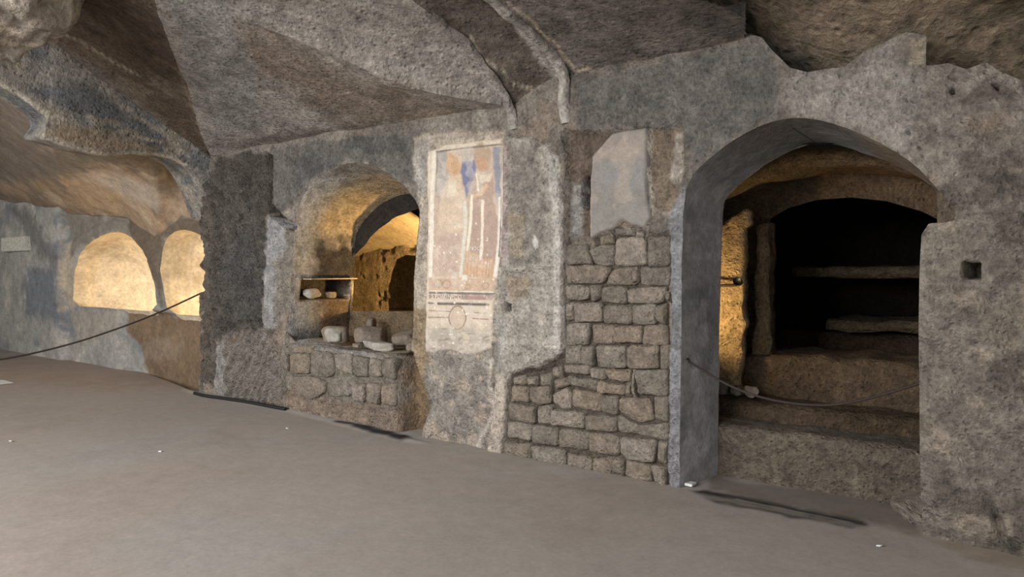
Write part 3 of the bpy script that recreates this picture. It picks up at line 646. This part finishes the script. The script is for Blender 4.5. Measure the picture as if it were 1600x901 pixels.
def band_paint(P):
    p = Paint(P, (108, 97, 88), .25); p.patches((84, 74, 64), 4, .05, .2, .8); p.patches((128, 118, 108), 3, .15, .2, .6, 6)
    p.poly([(770, -10), (800, 5), (850, 85), (900, 130), (898, 185), (880, 200), (878, 140), (830, 80)], (172, 166, 158), 4, 5)
    p.line([(736, 58), (742, 70), (752, 92), (786, 112), (800, 132), (840, 142), (878, 150)], (184, 170, 148), 2.0, 1, 1.5); p.poly([(800, 140), (880, 155), (880, 205), (808, 205)], (134, 118, 102), 6, 7, .7); return np.clip(p.c, .01, 1)
def right_paint(P):
    p = Paint(P, (120, 110, 104), .2); p.patches((100, 92, 87), 2.5, .05, .2, .7); p.poly([(1000, -40), (1060, -40), (1062, 60), (1000, 80)], (136, 122, 112), 12, 12, .7)
    p.line([(790, 0), (812, 18), (836, 38), (842, 48), (870, 70), (884, 92), (902, 110), (940, 108), (1010, 95)], (176, 158, 134), 1.8, 1, 1.5); p.line([(905, 118), (1050, 90), (1180, 55)], (140, 112, 96), 2.5, 2, 2, .7); return np.clip(p.c, .01, 1)
ceil = grid_obj('ceiling', densify(np.array(lerp_rows(G2c, RL, 6, .03)), .04, .035), M_CEIL, main_paint, kind='structure', label='low groin vault with flaking grey plaster', amp=.035)
grid_obj('ceiling_wall_web', densify(np.array(lerp_rows(G1c, G2c[:7], 8, .05)), .045, .035), M_CEIL, main_paint, kind='structure', amp=.035)
grid_obj('ceiling_dark_web', densify(np.array(lerp_rows(AT, G1c, 8, .05)), .04, .04), M_CEIL, dark_paint, kind='structure', amp=.035)
grid_obj('ceiling_near', densify([[(-8.9, 2.6, 4.22), (-6.1, 2.9, 3.88)], [(-8.9, 1, 4.2), (-6.1, 1.0, 3.95)], [(-8.9, -1.6, 4.0), (-6.1, -1.6, 3.9)]], .1, .1), M_CEIL, main_paint, kind='structure', amp=.035)
rr = np.array(lerp_rows(RL, RR, 4)); rr[1:4, :, 2] += .035
grid_obj('ceiling_cross_arch', densify(rr, .03, .03), M_CEIL, band_paint, kind='structure', amp=.035, label='cross arch band with pale plaster rib')
R2 = L3(-1.55, [(5.14, 3.15), (5.0, 3.19), (4.83, 3.2), (4.564, 3.21), (4.06, 3.24), (3.5, 3.3), (2.9, 3.4), (1.5, 3.5), (-1.6, 3.6)])
RCUT = [(1165, 80), (1166, 36), (1150, 22), (1128, 10), (1088, -4), (1000, -60), (900, -600), (2200, -600), (2200, 80)]
RR_b = [(u, y, (z + .0) if i > 1 else 3.17 + .01 * i) for i, (u, y, z) in enumerate(RR)]
grid_obj('ceiling_right_bay', densify(np.array(lerp_rows(RR_b, R2, 5)), .028, .028), M_CEIL, right_paint, cut=lambda c: sdf(proj(c) + 5 * np.stack([fbm(c * 6, 3), fbm(c * 6 + 9, 3)], -1), RCUT) < 0, kind='structure', amp=.03)
def rib(name, line, w, h, rgb, label):
    L = resample(line, .03); n = len(L); k = np.linspace(-1, 1, 9); prof = h * np.clip(1.15 - k ** 4 * 1.5, -.4, 1); T = np.gradient(L, axis=0); T /= np.linalg.norm(T, axis=1)[:, None]
    nrm = np.cross(T, np.array([1.0, 0, 0])); nrm *= np.where(nrm[:, 2] + nrm[:, 1] > 0, -1, 1)[:, None]
    G = L[:, None, :] + k[None, :, None] * w * np.array([1.0, 0, 0]) + prof[None, :, None] * nrm[:, None, :]
    wob = .05 * fbm(np.stack([L[:, 2] * 3, L[:, 1] * 3, L[:, 0]], -1), 3); G[..., 0] += wob[:, None]
    G = vdisp(G, .035); G = vdisp(G, .012, 9)
    V = G.reshape(-1, 3); p = Paint(V, rgb, .2); p.patches((128, 122, 114), 4, .1, .2, .7)
    return mesh_obj(name, V, quads(n, 9), M_CEIL, np.clip(p.c, .01, 1), parent=ceil, label=label)
rib('rib', [(-3.41, 4.99, 2.78), (-3.41, 4.98, 3.0), (-3.41, 4.97, 3.15), (-3.41, 4.83, 3.27), (-3.41, 4.564, 3.375), (-3.41, 4.06, 3.53), (-3.41, 3.5, 3.64), (-3.41, 2.9, 3.72)], .055, .03, (172, 166, 157), 'pale plaster rib')
rib('rib', [(-3.97, 4.99, 2.8), (-3.98, 4.97, 2.95), (-3.98, 4.86, 3.11), (-3.98, 4.566, 3.30), (-3.98, 4.38, 3.40), (-3.98, 4.0, 3.53)], .05, .02, (156, 149, 142), 'pale plaster rib')
grid_obj('ceiling_light_block', densify([[(-19.5, -1.7, 4.75), (6, -1.7, 4.75)], [(-19.5, 9.4, 4.75), (6, 9.4, 4.75)]], .8, .8), M_ROCK, const((110, 95, 75)), amp=0, kind='structure')  # unseen cover added over everything to stop sky light leaking in
grid_obj('wall_light_block_back', densify([[(-19.5, 9.3, -.5), (6, 9.3, -.5)], [(-19.5, 9.3, 4.75), (6, 9.3, 4.75)]], .8, .8), M_ROCK, const((110, 95, 75)), amp=0, kind='structure')  # unseen plane added behind the chambers to keep stray light out
grid_obj('wall_light_block_right', densify([[(1.8, 4.9, -.5), (1.8, 9.3, -.5)], [(1.8, 4.9, 4.75), (1.8, 9.3, 4.75)]], .8, .8), M_ROCK, const((110, 95, 75)), amp=0, kind='structure')  # unseen side plane added to close the light-tight shell
def rock_paint(P):
    p = Paint(P, (126, 109, 86), .35, 2.2); p.patches((82, 69, 54), 2.4, .0, .25, .9); p.patches((132, 116, 93), 3.2, .15, .2, .8, 8); p.patches((104, 98, 92), 1.6, .15, .2, .7, 40); return np.clip(p.c, .01, 1)
us_ = np.linspace(-3.7, 5, 12); rows = []
for y, z in ((5.75, 2.5), (5.5, 2.85), (5.25, 3.06), (4.95, 3.22), (4.5, 3.32), (4.0, 3.40), (3.2, 3.5), (2, 3.55), (-1.6, 3.7)):
    rows.append([(u, y, z + .30 * float(smooth01((-1.3 - u) / .9)) - .03 * max(0, u)) for u in us_])
grid_obj('ceiling_bare_rock', densify(rows, .05, .05), M_ROCK, rock_paint, kind='structure', amp=.16, sc=1.9, label='bare brown rock ceiling where the plaster has fallen')
# arch face and soffit towards the left bay
UA = -9.0
TOPE = [(346, 300), (334, 252), (300, 222), (250, 182), (200, 150), (140, 105), (75, 56), (20, 15), (-60, -40), (-260, -120)]
LOWE = [(336, 345), (322, 312), (312, 288), (303, 272), (290, 258), (268, 246), (240, 240), (205, 240), (170, 244), (130, 236), (95, 224), (66, 215), (72, 204), (80, 194), (74, 180), (58, 168), (30, 148), (0, 131), (-40, 112), (-260, 60)]
n = 90; tp = resample(TOPE, 1); lo = resample(LOWE, 1)
tp = tp[np.linspace(0, len(tp) - 1, n).astype(int)]; lo = lo[np.linspace(0, len(lo) - 1, n).astype(int)]
T3 = np.array([onU(x, y, -8.93) for x, y in tp]); B3 = np.array([onU(x, y, -9.08) for x, y in lo])
rows = [T3 + np.array([0, 0, .12])] + lerp_rows(T3, B3, 14) + [B3 + np.array([-.06, 0, .0]), B3 + np.array([-.6, .0, .06])]
def arch_paint(P):
    p = Paint(P, (136, 131, 123), .2); p.patches((104, 107, 110), 3, -.02, .25, .9); p.patches((150, 140, 122), 4.2, .16, .15, .8, 17)
    p.poly([(70, 215), (85, 190), (160, 200), (250, 230), (240, 245), (150, 245)], (140, 122, 96), 3, 4, .9); p.poly([(40, 135), (130, 130), (260, 215), (220, 222), (120, 180), (50, 150)], (98, 102, 104), 5, 7, .9)
    p.line([(75, 72), (150, 118), (175, 150), (200, 175), (260, 210), (295, 245)], (158, 148, 132), 3, 2, 3); p.line([(85, 182), (130, 182), (180, 195), (220, 215), (250, 222)], (160, 148, 128), 3.5, 2, 3)
    p.line([tuple(a) for a in LOWE[4:]], (178, 168, 150), 2.8, 1.2, 1); return np.clip(p.c, .01, 1)
grid_obj('ceiling_left_arch', densify(np.array(rows), .04, .04), M_CEIL, arch_paint, amp=.02, sc=3, kind='structure', label='arch face with blue-grey plaster and broken pale edge')
# left bay ceiling
TP = [(318, 284), (290, 250), (240, 232), (150, 235), (65, 205), (0, 122), (-150, 60)]
BP = [(322, 352), (285, 338), (250, 376), (200, 340), (110, 333), (0, 320), (-150, 312)]
T3 = np.array([onU(x, y, -9.45) for x, y in TP]); B3 = np.array([onY(x, y, YL - .02) for x, y in BP]); T3[:, 2] += .04
up = B3.copy(); up[:, 1] += .3; rows = [up]
for t in np.linspace(0, 1, 9):
    r = B3 * (1 - t) + T3 * t; r[:, 2] += .22 * math.sin(math.pi * t) * np.array([1, 1, .3, 1, 1, 1, 1]); rows.append(r)
def bay_paint(P):
    p = Paint(P, (148, 122, 92), .22, 1.2); p.patches((112, 96, 80), 1.3, .0, .3, .8); p.patches((170, 148, 116), 1.8, .12, .2, .7, 4)
    p.poly([(110, 268), (180, 270), (260, 300), (250, 330), (180, 300)], (158, 146, 132), 8, 9, .7); p.poly([(-50, 130), (60, 180), (70, 230), (200, 245), (120, 270), (-50, 300)], (104, 94, 84), 12, 12, .9)
    p.poly([(240, 235), (290, 255), (315, 300), (300, 320), (260, 280)], (120, 98, 72), 8, 8, .8); return np.clip(p.c, .01, 1)
grid_obj('ceiling_left_bay', densify(np.array(rows), .06, .06), M_LEFT, bay_paint, amp=.05, sc=1.6, kind='structure', label='brown vault of the far left bay')
G = densify([[(-9.4, 5.5, 4.3), (-9.4, -1.6, 4.3)], [(-19, 5.5, 4.3), (-19, -1.6, 4.3)]], .4, .4)
grid_obj('ceiling_left_far', G, M_LEFT, const((110, 98, 84)), kind='structure')
# rock lump hanging at the top left
c = ray(-10, -72) * 6.1 + np.array([0, 0, EYE]); bm = bmesh.new(); bmesh.ops.create_icosphere(bm, subdivisions=5, radius=1)
V = np.array([v.co[:] for v in bm.verts]); Fc = [[v.index for v in f.verts] for f in bm.faces]; bm.free()
V = V * np.array([.92, .6, .90]); V = V * (1 + .30 * fbm(V * 2.2 + 4, 4) + .10 * fbm(V * 9, 3))[:, None] + c
mesh_obj('ceiling_rock_lump', V, Fc, M_ROCK, const((186, 174, 158), .3, lambda p: p.patches((130, 112, 90), 3, .1, .2, .7))(V), kind='structure', label='pale rough rock bulge of the ceiling')

# ================================================================== PAINTED PANELS
fu = uz(FRESCO); u0, u1 = min(p[0] for p in fu), max(p[0] for p in fu); z0, z1 = min(p[1] for p in fu), max(p[1] for p in fu)
def fresco_paint(P):
    p = Paint(P, (186, 170, 150), .12, 4)
    p.poly([(684, 240), (784, 228), (781, 432), (670, 432), (676, 330)], (172, 148, 128), 2, 2)
    p.poly([(686, 240), (701, 238), (700, 300), (686, 320)], (142, 140, 136), 2, 4); p.poly([(723, 236), (746, 233), (745, 258), (722, 258)], (150, 142, 132), 2, 4)
    p.poly([(723, 252), (746, 250), (746, 272), (736, 290), (732, 310), (729, 312), (726, 290), (721, 272)], (84, 98, 142), 2, 4)
    p.poly([(772, 230), (784, 228), (786, 300), (784, 335), (777, 320)], (112, 118, 136), 2, 3)
    p.poly([(704, 274), (722, 272), (728, 320), (722, 432), (678, 430), (690, 300)], (184, 160, 134), 2, 4); p.poly([(702, 282), (716, 282), (716, 306), (700, 308)], (196, 182, 158), 3, 4)
    p.poly([(684, 370), (722, 360), (718, 432), (676, 430)], (168, 142, 128), 6, 6, .8)
    p.ell(711, 257, 11, 19, (186, 144, 98)); p.ell(712, 262, 6, 10, (170, 124, 82), .3, .2, .7)
    p.poly([(742, 276), (774, 276), (780, 350), (776, 420), (728, 418), (736, 330)], (156, 128, 114), 2, 4)
    p.ell(758, 247, 14, 22, (158, 132, 106)); p.ell(757, 257, 9, 11, (176, 128, 86), .25, .2, .9); p.poly([(747, 270), (772, 272), (770, 285), (750, 288)], (186, 172, 150), 2, 4)
    p.line([(762, 290), (752, 304), (744, 306)], (190, 150, 110), 3.5, 1.5, 1.5); p.line([(747, 272), (749, 298)], (206, 196, 176), 1.6, .8, .6)
    p.line([(739, 306), (736, 340), (731, 390)], (206, 196, 174), 2.2, .8, .8); p.line([(756, 314), (754, 350), (751, 403)], (206, 196, 174), 2.2, .8, .8)
    p.poly([(730, 392), (748, 398), (752, 406), (770, 404), (774, 434), (723, 434)], (184, 144, 106), 2, 3)
    for x in (733, 738, 743, 748, 757, 762, 767): p.line([(x, 402), (x - 2, 432)], (142, 106, 78), .6, .6, .4, .7)
    p.line([(728, 316), (727, 360), (721, 432)], (186, 184, 168), 2.6, 1, 1); p.line([(680, 240), (676, 330), (673, 430)], (204, 196, 180), 2.8, 1, 1); p.line([(783, 310), (781, 370), (775, 432)], (204, 200, 190), 2.6, 1, 1)
    p.line([(785, 310), (784, 350), (781, 400)], (96, 92, 94), 1.3, .8, 1); p.line([(685, 238), (720, 233), (784, 226)], (92, 84, 78), 1.4, .7, .5); p.line([(685, 238), (683, 300)], (120, 112, 104), .9, .7, .5)
    p.poly([(671, 434), (776, 434), (773, 455), (671, 455)], (174, 146, 118), 1.5, 2)
    for x, y, r in ((686, 443, 6), (699, 444, 6), (732, 448, 4), (760, 446, 5)): p.mix(inside(np.abs(np.hypot(p.q[:, 0] - x, p.q[:, 1] - y) - r) - .7, .6) * .7, (132, 98, 72))
    p.poly([(724, 430), (732, 429), (731, 438), (722, 438)], (206, 196, 178), 1, 1.5); p.line([(672, 454.3), (772, 456.5)], (208, 196, 178), .7, .5, .3)
    p.line([(673, 457), (772, 459)], (88, 84, 86), 1.8, .8, .8); p.poly([(672, 459.5), (772, 461), (770, 469), (671, 466)], (146, 112, 106), 1, 1.2); p.line([(686, 474), (764, 475.5)], (70, 66, 66), 2.1, .7, .6); p.line([(671, 473), (678, 473.5)], (100, 94, 90), 1.6, .7, .6)
    for L in ([(672, 485), (704, 486.5)], [(671, 495.5), (702, 495.5)], [(742, 488), (762, 488.5)], [(740, 497), (764, 498.5)]): p.line(L, (124, 84, 62), .7, .5, .4)
    p.ell(716.5, 496, 13, 18, (176, 154, 132), .08, .05, .7)
    e = np.hypot((p.q[:, 0] - 716.5) / 13, (p.q[:, 1] - 496) / 18); p.mix(inside(np.abs(e - 1) - .05, .04), (104, 74, 58))
    p.poly([(664, 512), (770, 512), (768, 560), (664, 556)], (146, 138, 128), 10, 6, .8)
    rnd = random.Random(8)
    for k in range(70): p.ell(rnd.uniform(670, 778), rnd.uniform(330, 548), rnd.uniform(.6, 1.6), rnd.uniform(.6, 1.8), (214, 206, 192), .4, .5)
    p.c = p.c * .86 + lin((188, 176, 160)) * .14
    p.patches((190, 180, 166), 9, .15, .2, .35, 12)
    for k in range(24): p.ell(rnd.uniform(670, 768), rnd.uniform(508, 548), rnd.uniform(1.5, 4), rnd.uniform(1, 3), (178, 164, 146), .4, .8)
    return np.clip(p.c, .01, 1)
def outer(poly):   # everything outside poly, as a cutting outline
    return poly
def panel(name, poly, step, paint, proud, mat, **kw):
    P2 = uz(poly); a = np.array(P2); us = np.arange(a[:, 0].min() - step, a[:, 0].max() + 2 * step, step); zs = np.arange(a[:, 1].min() - step, a[:, 1].max() + 2 * step, step)
    U, Z = np.meshgrid(us, zs); Q = np.stack([U, Z], -1).reshape(-1, 2); Fc = quads(*U.shape)[:, ::-1]; P = np.stack([Q[:, 0], Q[:, 0] * 0 + 5, Q[:, 1]], -1)
    sd = sdf(Q, P2) + .012 * fbm(P * 12, 3); keep = sd[Fc].mean(1) < 0
    edge = smooth01(-sd / .02); V = np.stack([Q[:, 0], 5 - wall_dep(Q[:, 0], Q[:, 1]) - proud * edge + .004, Q[:, 1]], -1); col = paint(P)
    V, Fc, col = compact(V, Fc[keep], col); o = mesh_obj(name, V, Fc, mat, col, **kw); return o
fresco = panel('fresco', FRESCO, .0075, fresco_paint, .016, M_FRESCO, label='faded fresco of two standing robed figures with blue ground between them', cat='fresco')
def slab_paint(P):
    p = Paint(P, (120, 116, 110), .2, 4); p.poly([(930, 215), (1010, 205), (1015, 250), (930, 260)], (140, 126, 118), 10, 8, .5); p.poly([(935, 255), (1012, 250), (1012, 290), (935, 290)], (126, 127, 128), 12, 8, .5)
    p.line([(930, 245), (926, 300), (927, 370)], (156, 128, 118), 3, 1.5, 1.5, .7); p.patches((150, 138, 122), 6, .1, .2, .6); return np.clip(p.c, .01, 1)
panel('fresco_fragment', SLAB, .011, slab_paint, .02, M_FRESCO, label='grey fragment of painted plaster with jagged edges above the tufa blocks', cat='fresco')
def letters(txt, px, py, size, rot=0.0):
    cu = bpy.data.curves.new('inscription', 'FONT'); cu.body = txt; cu.size = size; cu.extrude = .001; cu.resolution_u = 2
    t = bpy.data.objects.new('tmp', cu); COL.objects.link(t); dg = bpy.context.evaluated_depsgraph_get(); me = bpy.data.meshes.new_from_object(t.evaluated_get(dg)); bpy.data.objects.remove(t)
    me.name = 'inscription'; me.materials.clear(); me.materials.append(M_LETTER); p = onY(px, py, 5.0)
    co = np.array([v.co[:] for v in me.vertices]); x, y = co[:, 0] * math.cos(rot) - co[:, 1] * math.sin(rot), co[:, 0] * math.sin(rot) + co[:, 1] * math.cos(rot)
    U, Z = p[0] + x, p[2] + y; Y = 5 - wall_dep(U, Z) - .0155 - co[:, 2]
    me.vertices.foreach_set('co', np.stack([U, Y, Z], -1).ravel()); me.update(); link(bpy.data.objects.new('inscription', me), parent=fresco, label='worn pale painted lettering', kind='stuff')
letters('S PDADNPCO //', 676, 465.8, .062); letters('ANOCE', 731, 391, .048); letters('NV', 737, 404, .045)

# ================================================================== LOOSE THINGS
def rock(name, base, size, seed, rz, mat, label, cat, group=None, cut=.75, amp=.16, tilt=0.0):
    bm = bmesh.new(); bmesh.ops.create_cube(bm, size=2); bmesh.ops.subdivide_edges(bm, edges=list(bm.edges), cuts=7, use_grid_fill=True)
    V = np.array([v.co[:] for v in bm.verts]); Fc = [[v.index for v in f.verts] for f in bm.faces]; bm.free()
    r = (np.abs(V) ** 5).sum(1) ** .2; V = V / r[:, None]; rnd = np.random.RandomState(seed)
    for k in range(5):
        nrm = rnd.normal(size=3); nrm /= np.linalg.norm(nrm); d = V @ nrm; over = np.maximum(d - cut, 0); V = V - over[:, None] * nrm
    V = V * (1 + amp * fbm(V * 1.3 + seed * 3.1, 4))[:, None]; V = V * np.array(size) / 2; V[:, 2] += tilt * V[:, 0]
    V[:, 2] -= V[:, 2].min(); o = mesh_obj(name, V, Fc, mat, label=label, cat=cat, group=group); o.location = base; o.rotation_euler = (0, 0, rz); return o
LZ = LEDGE_Z + .012
def ledge(px, py): p = onZ(px, py, LZ); return p
lab = 'stones on the niche ledge'
b = ledge(525, 536); ff = bpy.data.objects.new('carved_fragment', None); link(ff, label='squared marble block with a pale rounded carving, leftmost on niche ledge', cat='fragment', group=lab); ff.location = b; ff.rotation_euler = (0, 0, .55)
o1 = rock('block', (0, 0, 0), (.30, .20, .185), 3, 0, M_CHIP, None, None, cut=.95, amp=.06); o1.parent = ff
o2 = rock('carving', (.0, -.085, .02), (.19, .12, .145), 8, 0, M_MARBLE, None, None, cut=.9, amp=.1); o2.parent = ff; o2['label'] = 'pale carved marble boss'
p = ledge(580, 538); rock('stone_fragment', p, (.35, .22, .20), 12, .6, M_CHIP, 'large brown rounded stone in the middle of the niche ledge', 'stone', lab)
p = ledge(563, 534) + np.array([-.06, .2, 0]); rock('stone_fragment', p, (.10, .16, .25), 15, .5, M_CHIP, 'upright stone slab leaning behind the large brown stone', 'stone', lab, cut=.9)
p = ledge(627, 541) + np.array([0, .06, 0]); rock('stone_fragment', p, (.30, .2, .165), 21, .7, M_CHIP, 'brown stone at the right end of the niche ledge, partly behind the jamb', 'stone', lab, tilt=.15)
p = ledge(588, 557); p[1] = 5.03; p[0] = onY(588, 557, 5.03)[0]; rock('stone_fragment', (p[0], 5.05, LZ - .02), (.36, .18, .085), 25, .12, M_MARBLE, 'flat pale slab lying on the front edge of the niche ledge', 'stone', lab, tilt=-.08)
p = onY(636, 548, 5.06); rock('stone_fragment', (p[0], 5.1, LZ - .005), (.11, .1, .09), 31, .2, M_CHIP, 'small brown stone wedged against the right niche jamb', 'stone', lab)
p = onY(557, 553, 5.03); rock('stone_fragment', (p[0], 5.05, LZ - .01), (.12, .07, .05), 37, .0, M_CHIP, 'small pale pebble left of the flat slab', 'stone', lab)
# slot shelf with carvings
sh = box_mesh('shelf_board', (-7.40, 5.14, 1.478), (-6.99, 5.80, 1.492), M_WOOD, label='thin board shelf across the slot in the niche side', cat='shelf')
rock('carved_fragment', (-7.18, 5.27, 1.252), (.15, .2, .13), 41, .2, M_MARBLE, 'pale broken marble carving in the slot under the board', 'fragment', 'pieces in the niche slot', cut=.6, amp=.3)
rock('stone_fragment', (-7.19, 5.55, 1.252), (.1, .15, .075), 44, .1, M_CHIP, 'small brown stone at the dark end of the slot', 'stone', 'pieces in the niche slot')
# cordon across the doorway
rp = [onY(x, y, 5.0 + .0 * x) for x, y in ((1066, 566), (1110, 594), (1150, 614), (1200, 629), (1260, 637), (1310, 635), (1370, 621), (1434, 601))]
rp = chaikin(np.array(rp), 2); rp[:, 1] += .10; k = .02
rb = bpy.data.objects.new('rope_barrier', None); link(rb, label='dark sagging cord hung across the arched doorway', cat='rope')
rb.location = (rp[0][0], rp[0][1], 0)
def under(o, par): o.parent = par; o.matrix_parent_inverse = par.matrix_basis.inverted(); return o
under(tube('cord', rp, .009, M_ROPE, 8), rb)
h = rp[0]; under(tube('hook', [h + np.array(d) for d in ((-.045, .01, -.03), (-.03, -.02, .0), (-.005, -.03, .015), (.004, -.012, .02), (.006, 0, .0))], .008, M_IRON, 8), rb)
h = rp[-1]; under(tube('hook', [h + np.array(d) for d in ((.05, .03, .0), (.02, .0, .015), (0, -.01, .01), (-.01, 0, -.005))], .008, M_IRON, 8), rb)
# cordon across the left bay
lp = [onU(316, 457, -9.22), onU(250, 488, -9.4), onU(180, 515, -9.6), onU(100, 541, -9.8), onU(0, 563, -9.95), np.array([-10.1, 2.2, .5]), np.array([-10.25, 1.0, .72]), np.array([-10.3, .2, .98])]
lr = bpy.data.objects.new('rope_barrier', None); link(lr, label='thin dark cord stretched from the pillar across the far bay', cat='rope'); lr.location = (-10.3, .2, 0)
under(tube('cord', chaikin(np.array(lp), 2), .011, M_ROPE, 8), lr); under(tube('post', [(-10.3, .2, 0), (-10.3, .2, .5), (-10.3, .2, 1.0)], .02, M_IRON, 12), lr)
# cable at the pillar foot
cp = [onZ(x, y, .02) for x, y in ((304, 614), (320, 618), (350, 622), (400, 630), (430, 636), (447, 639))]
tube('power_cable', chaikin(np.array(cp), 2), .022, M_CABLE, 8, label='black cable lying along the foot of the pillar', cat='cable')
# small plaque
a = onY(7, 393, YL - .16); b = onY(45, 369, YL - .16)
pq = box_mesh('wall_plaque', (a[0], YL - .22, a[2]), (b[0], YL - .06, b[2]), M_SIGN, bevel=.012, label='small pale rectangular plaque on the blue-grey wall', cat='plaque')
# white tile by the door jamb
p = onZ(1072, 758, .0); box_mesh('white_tile', (p[0] - .05, p[1] - .03, .006), (p[0] + .06, p[1] + .05, .024), M_CARD, bevel=.003, label='small white tile on the floor beside the door jamb', cat='tile')
p = onZ(4, 599, .0); box_mesh('paper_sheet', (p[0] - .3, p[1] - .14, .006), (p[0] + .12, p[1] + .1, .014), M_CARD, bevel=.002, label='pale sheet lying on the floor at the far left', cat='paper')
for x, y, l in ((449, 670, 'tiny white chip on the floor before the niche'), (1374, 854, 'tiny white chip on the floor before the doorway right jamb'), (16, 690, 'tiny white chip on the floor at the left'), (250, 706, 'tiny white chip in the middle of the left floor')):
    p = onZ(x, y, 0); rock('plaster_chip', (p[0], p[1], .004), (.035, .02, .008), int(x), .3, M_CARD, l, 'chip', 'chips on the floor')
pm = onZ(1418, 812, 0); mo = rock('floor_mound', (pm[0] + .05, pm[1] + .12, -.04), (.34, .5, .2), 77, .2, M_STONE, 'low rubble mound against the right door jamb', None, amp=.3); mo['kind'] = 'structure'
# lamp in the chamber, and stones at the pier foot
lm = bpy.data.objects.new('spotlight', None); a = onY(1153, 440, 6.03); link(lm, label='black lamp head on a thin bar before the lit pier', cat='lamp'); lm.location = a
ax = Vector((.25, -1, .1)).normalized()
under(tube('lamp_head', [a + np.array(ax) * t for t in (-.045, -.02, .02, .045)], .034, M_CABLE, 16), lm); under(tube('arm', [a + np.array((-.012, 0, -.028)), a + np.array((-.2, 0, -.036)), a + np.array((-.75, 0, -.04))], .012, M_IRON, 8), lm)
for x, y, s, sd_, l in ((1128, 612, .15, 51, 'rough stone at the foot of the lit pier, left one'), (1148, 611, .10, 54, 'dark rough stone in the middle at the pier foot'), (1174, 611, .11, 58, 'rough stone at the pier foot nearest the dark opening')):
    p = onY(x, y, 6.02); rock('rubble_stone', (p[0], 6.02, .535), (s, s * .8, s * .8), sd_, .4, M_CHIP, l, 'stone', 'stones at the pier foot', amp=.3)

# ================================================================== WARM LAMPS SET IN THE TOMBS
W = (1, .83, .56); W2 = (1, .66, .27)
point('tomb_lamp', (-11.2, 5.62, .80), 46, .08, W); point('tomb_lamp', (-9.75, 5.62, .80), 30, .08, W); point('tomb_lamp', (-12.9, 5.75, .80), 9, .08, W)
spot('vault_lamp', (-5.95, 6.2, 1.2), (-8.0, 6.7, 2.0), 150, 130, .7, .06, W2)
spot('chamber_lamp', (-2.78, 5.66, 1.2), (-2.2, 6.6, 1.55), 27, 125, .7, .05, W2)
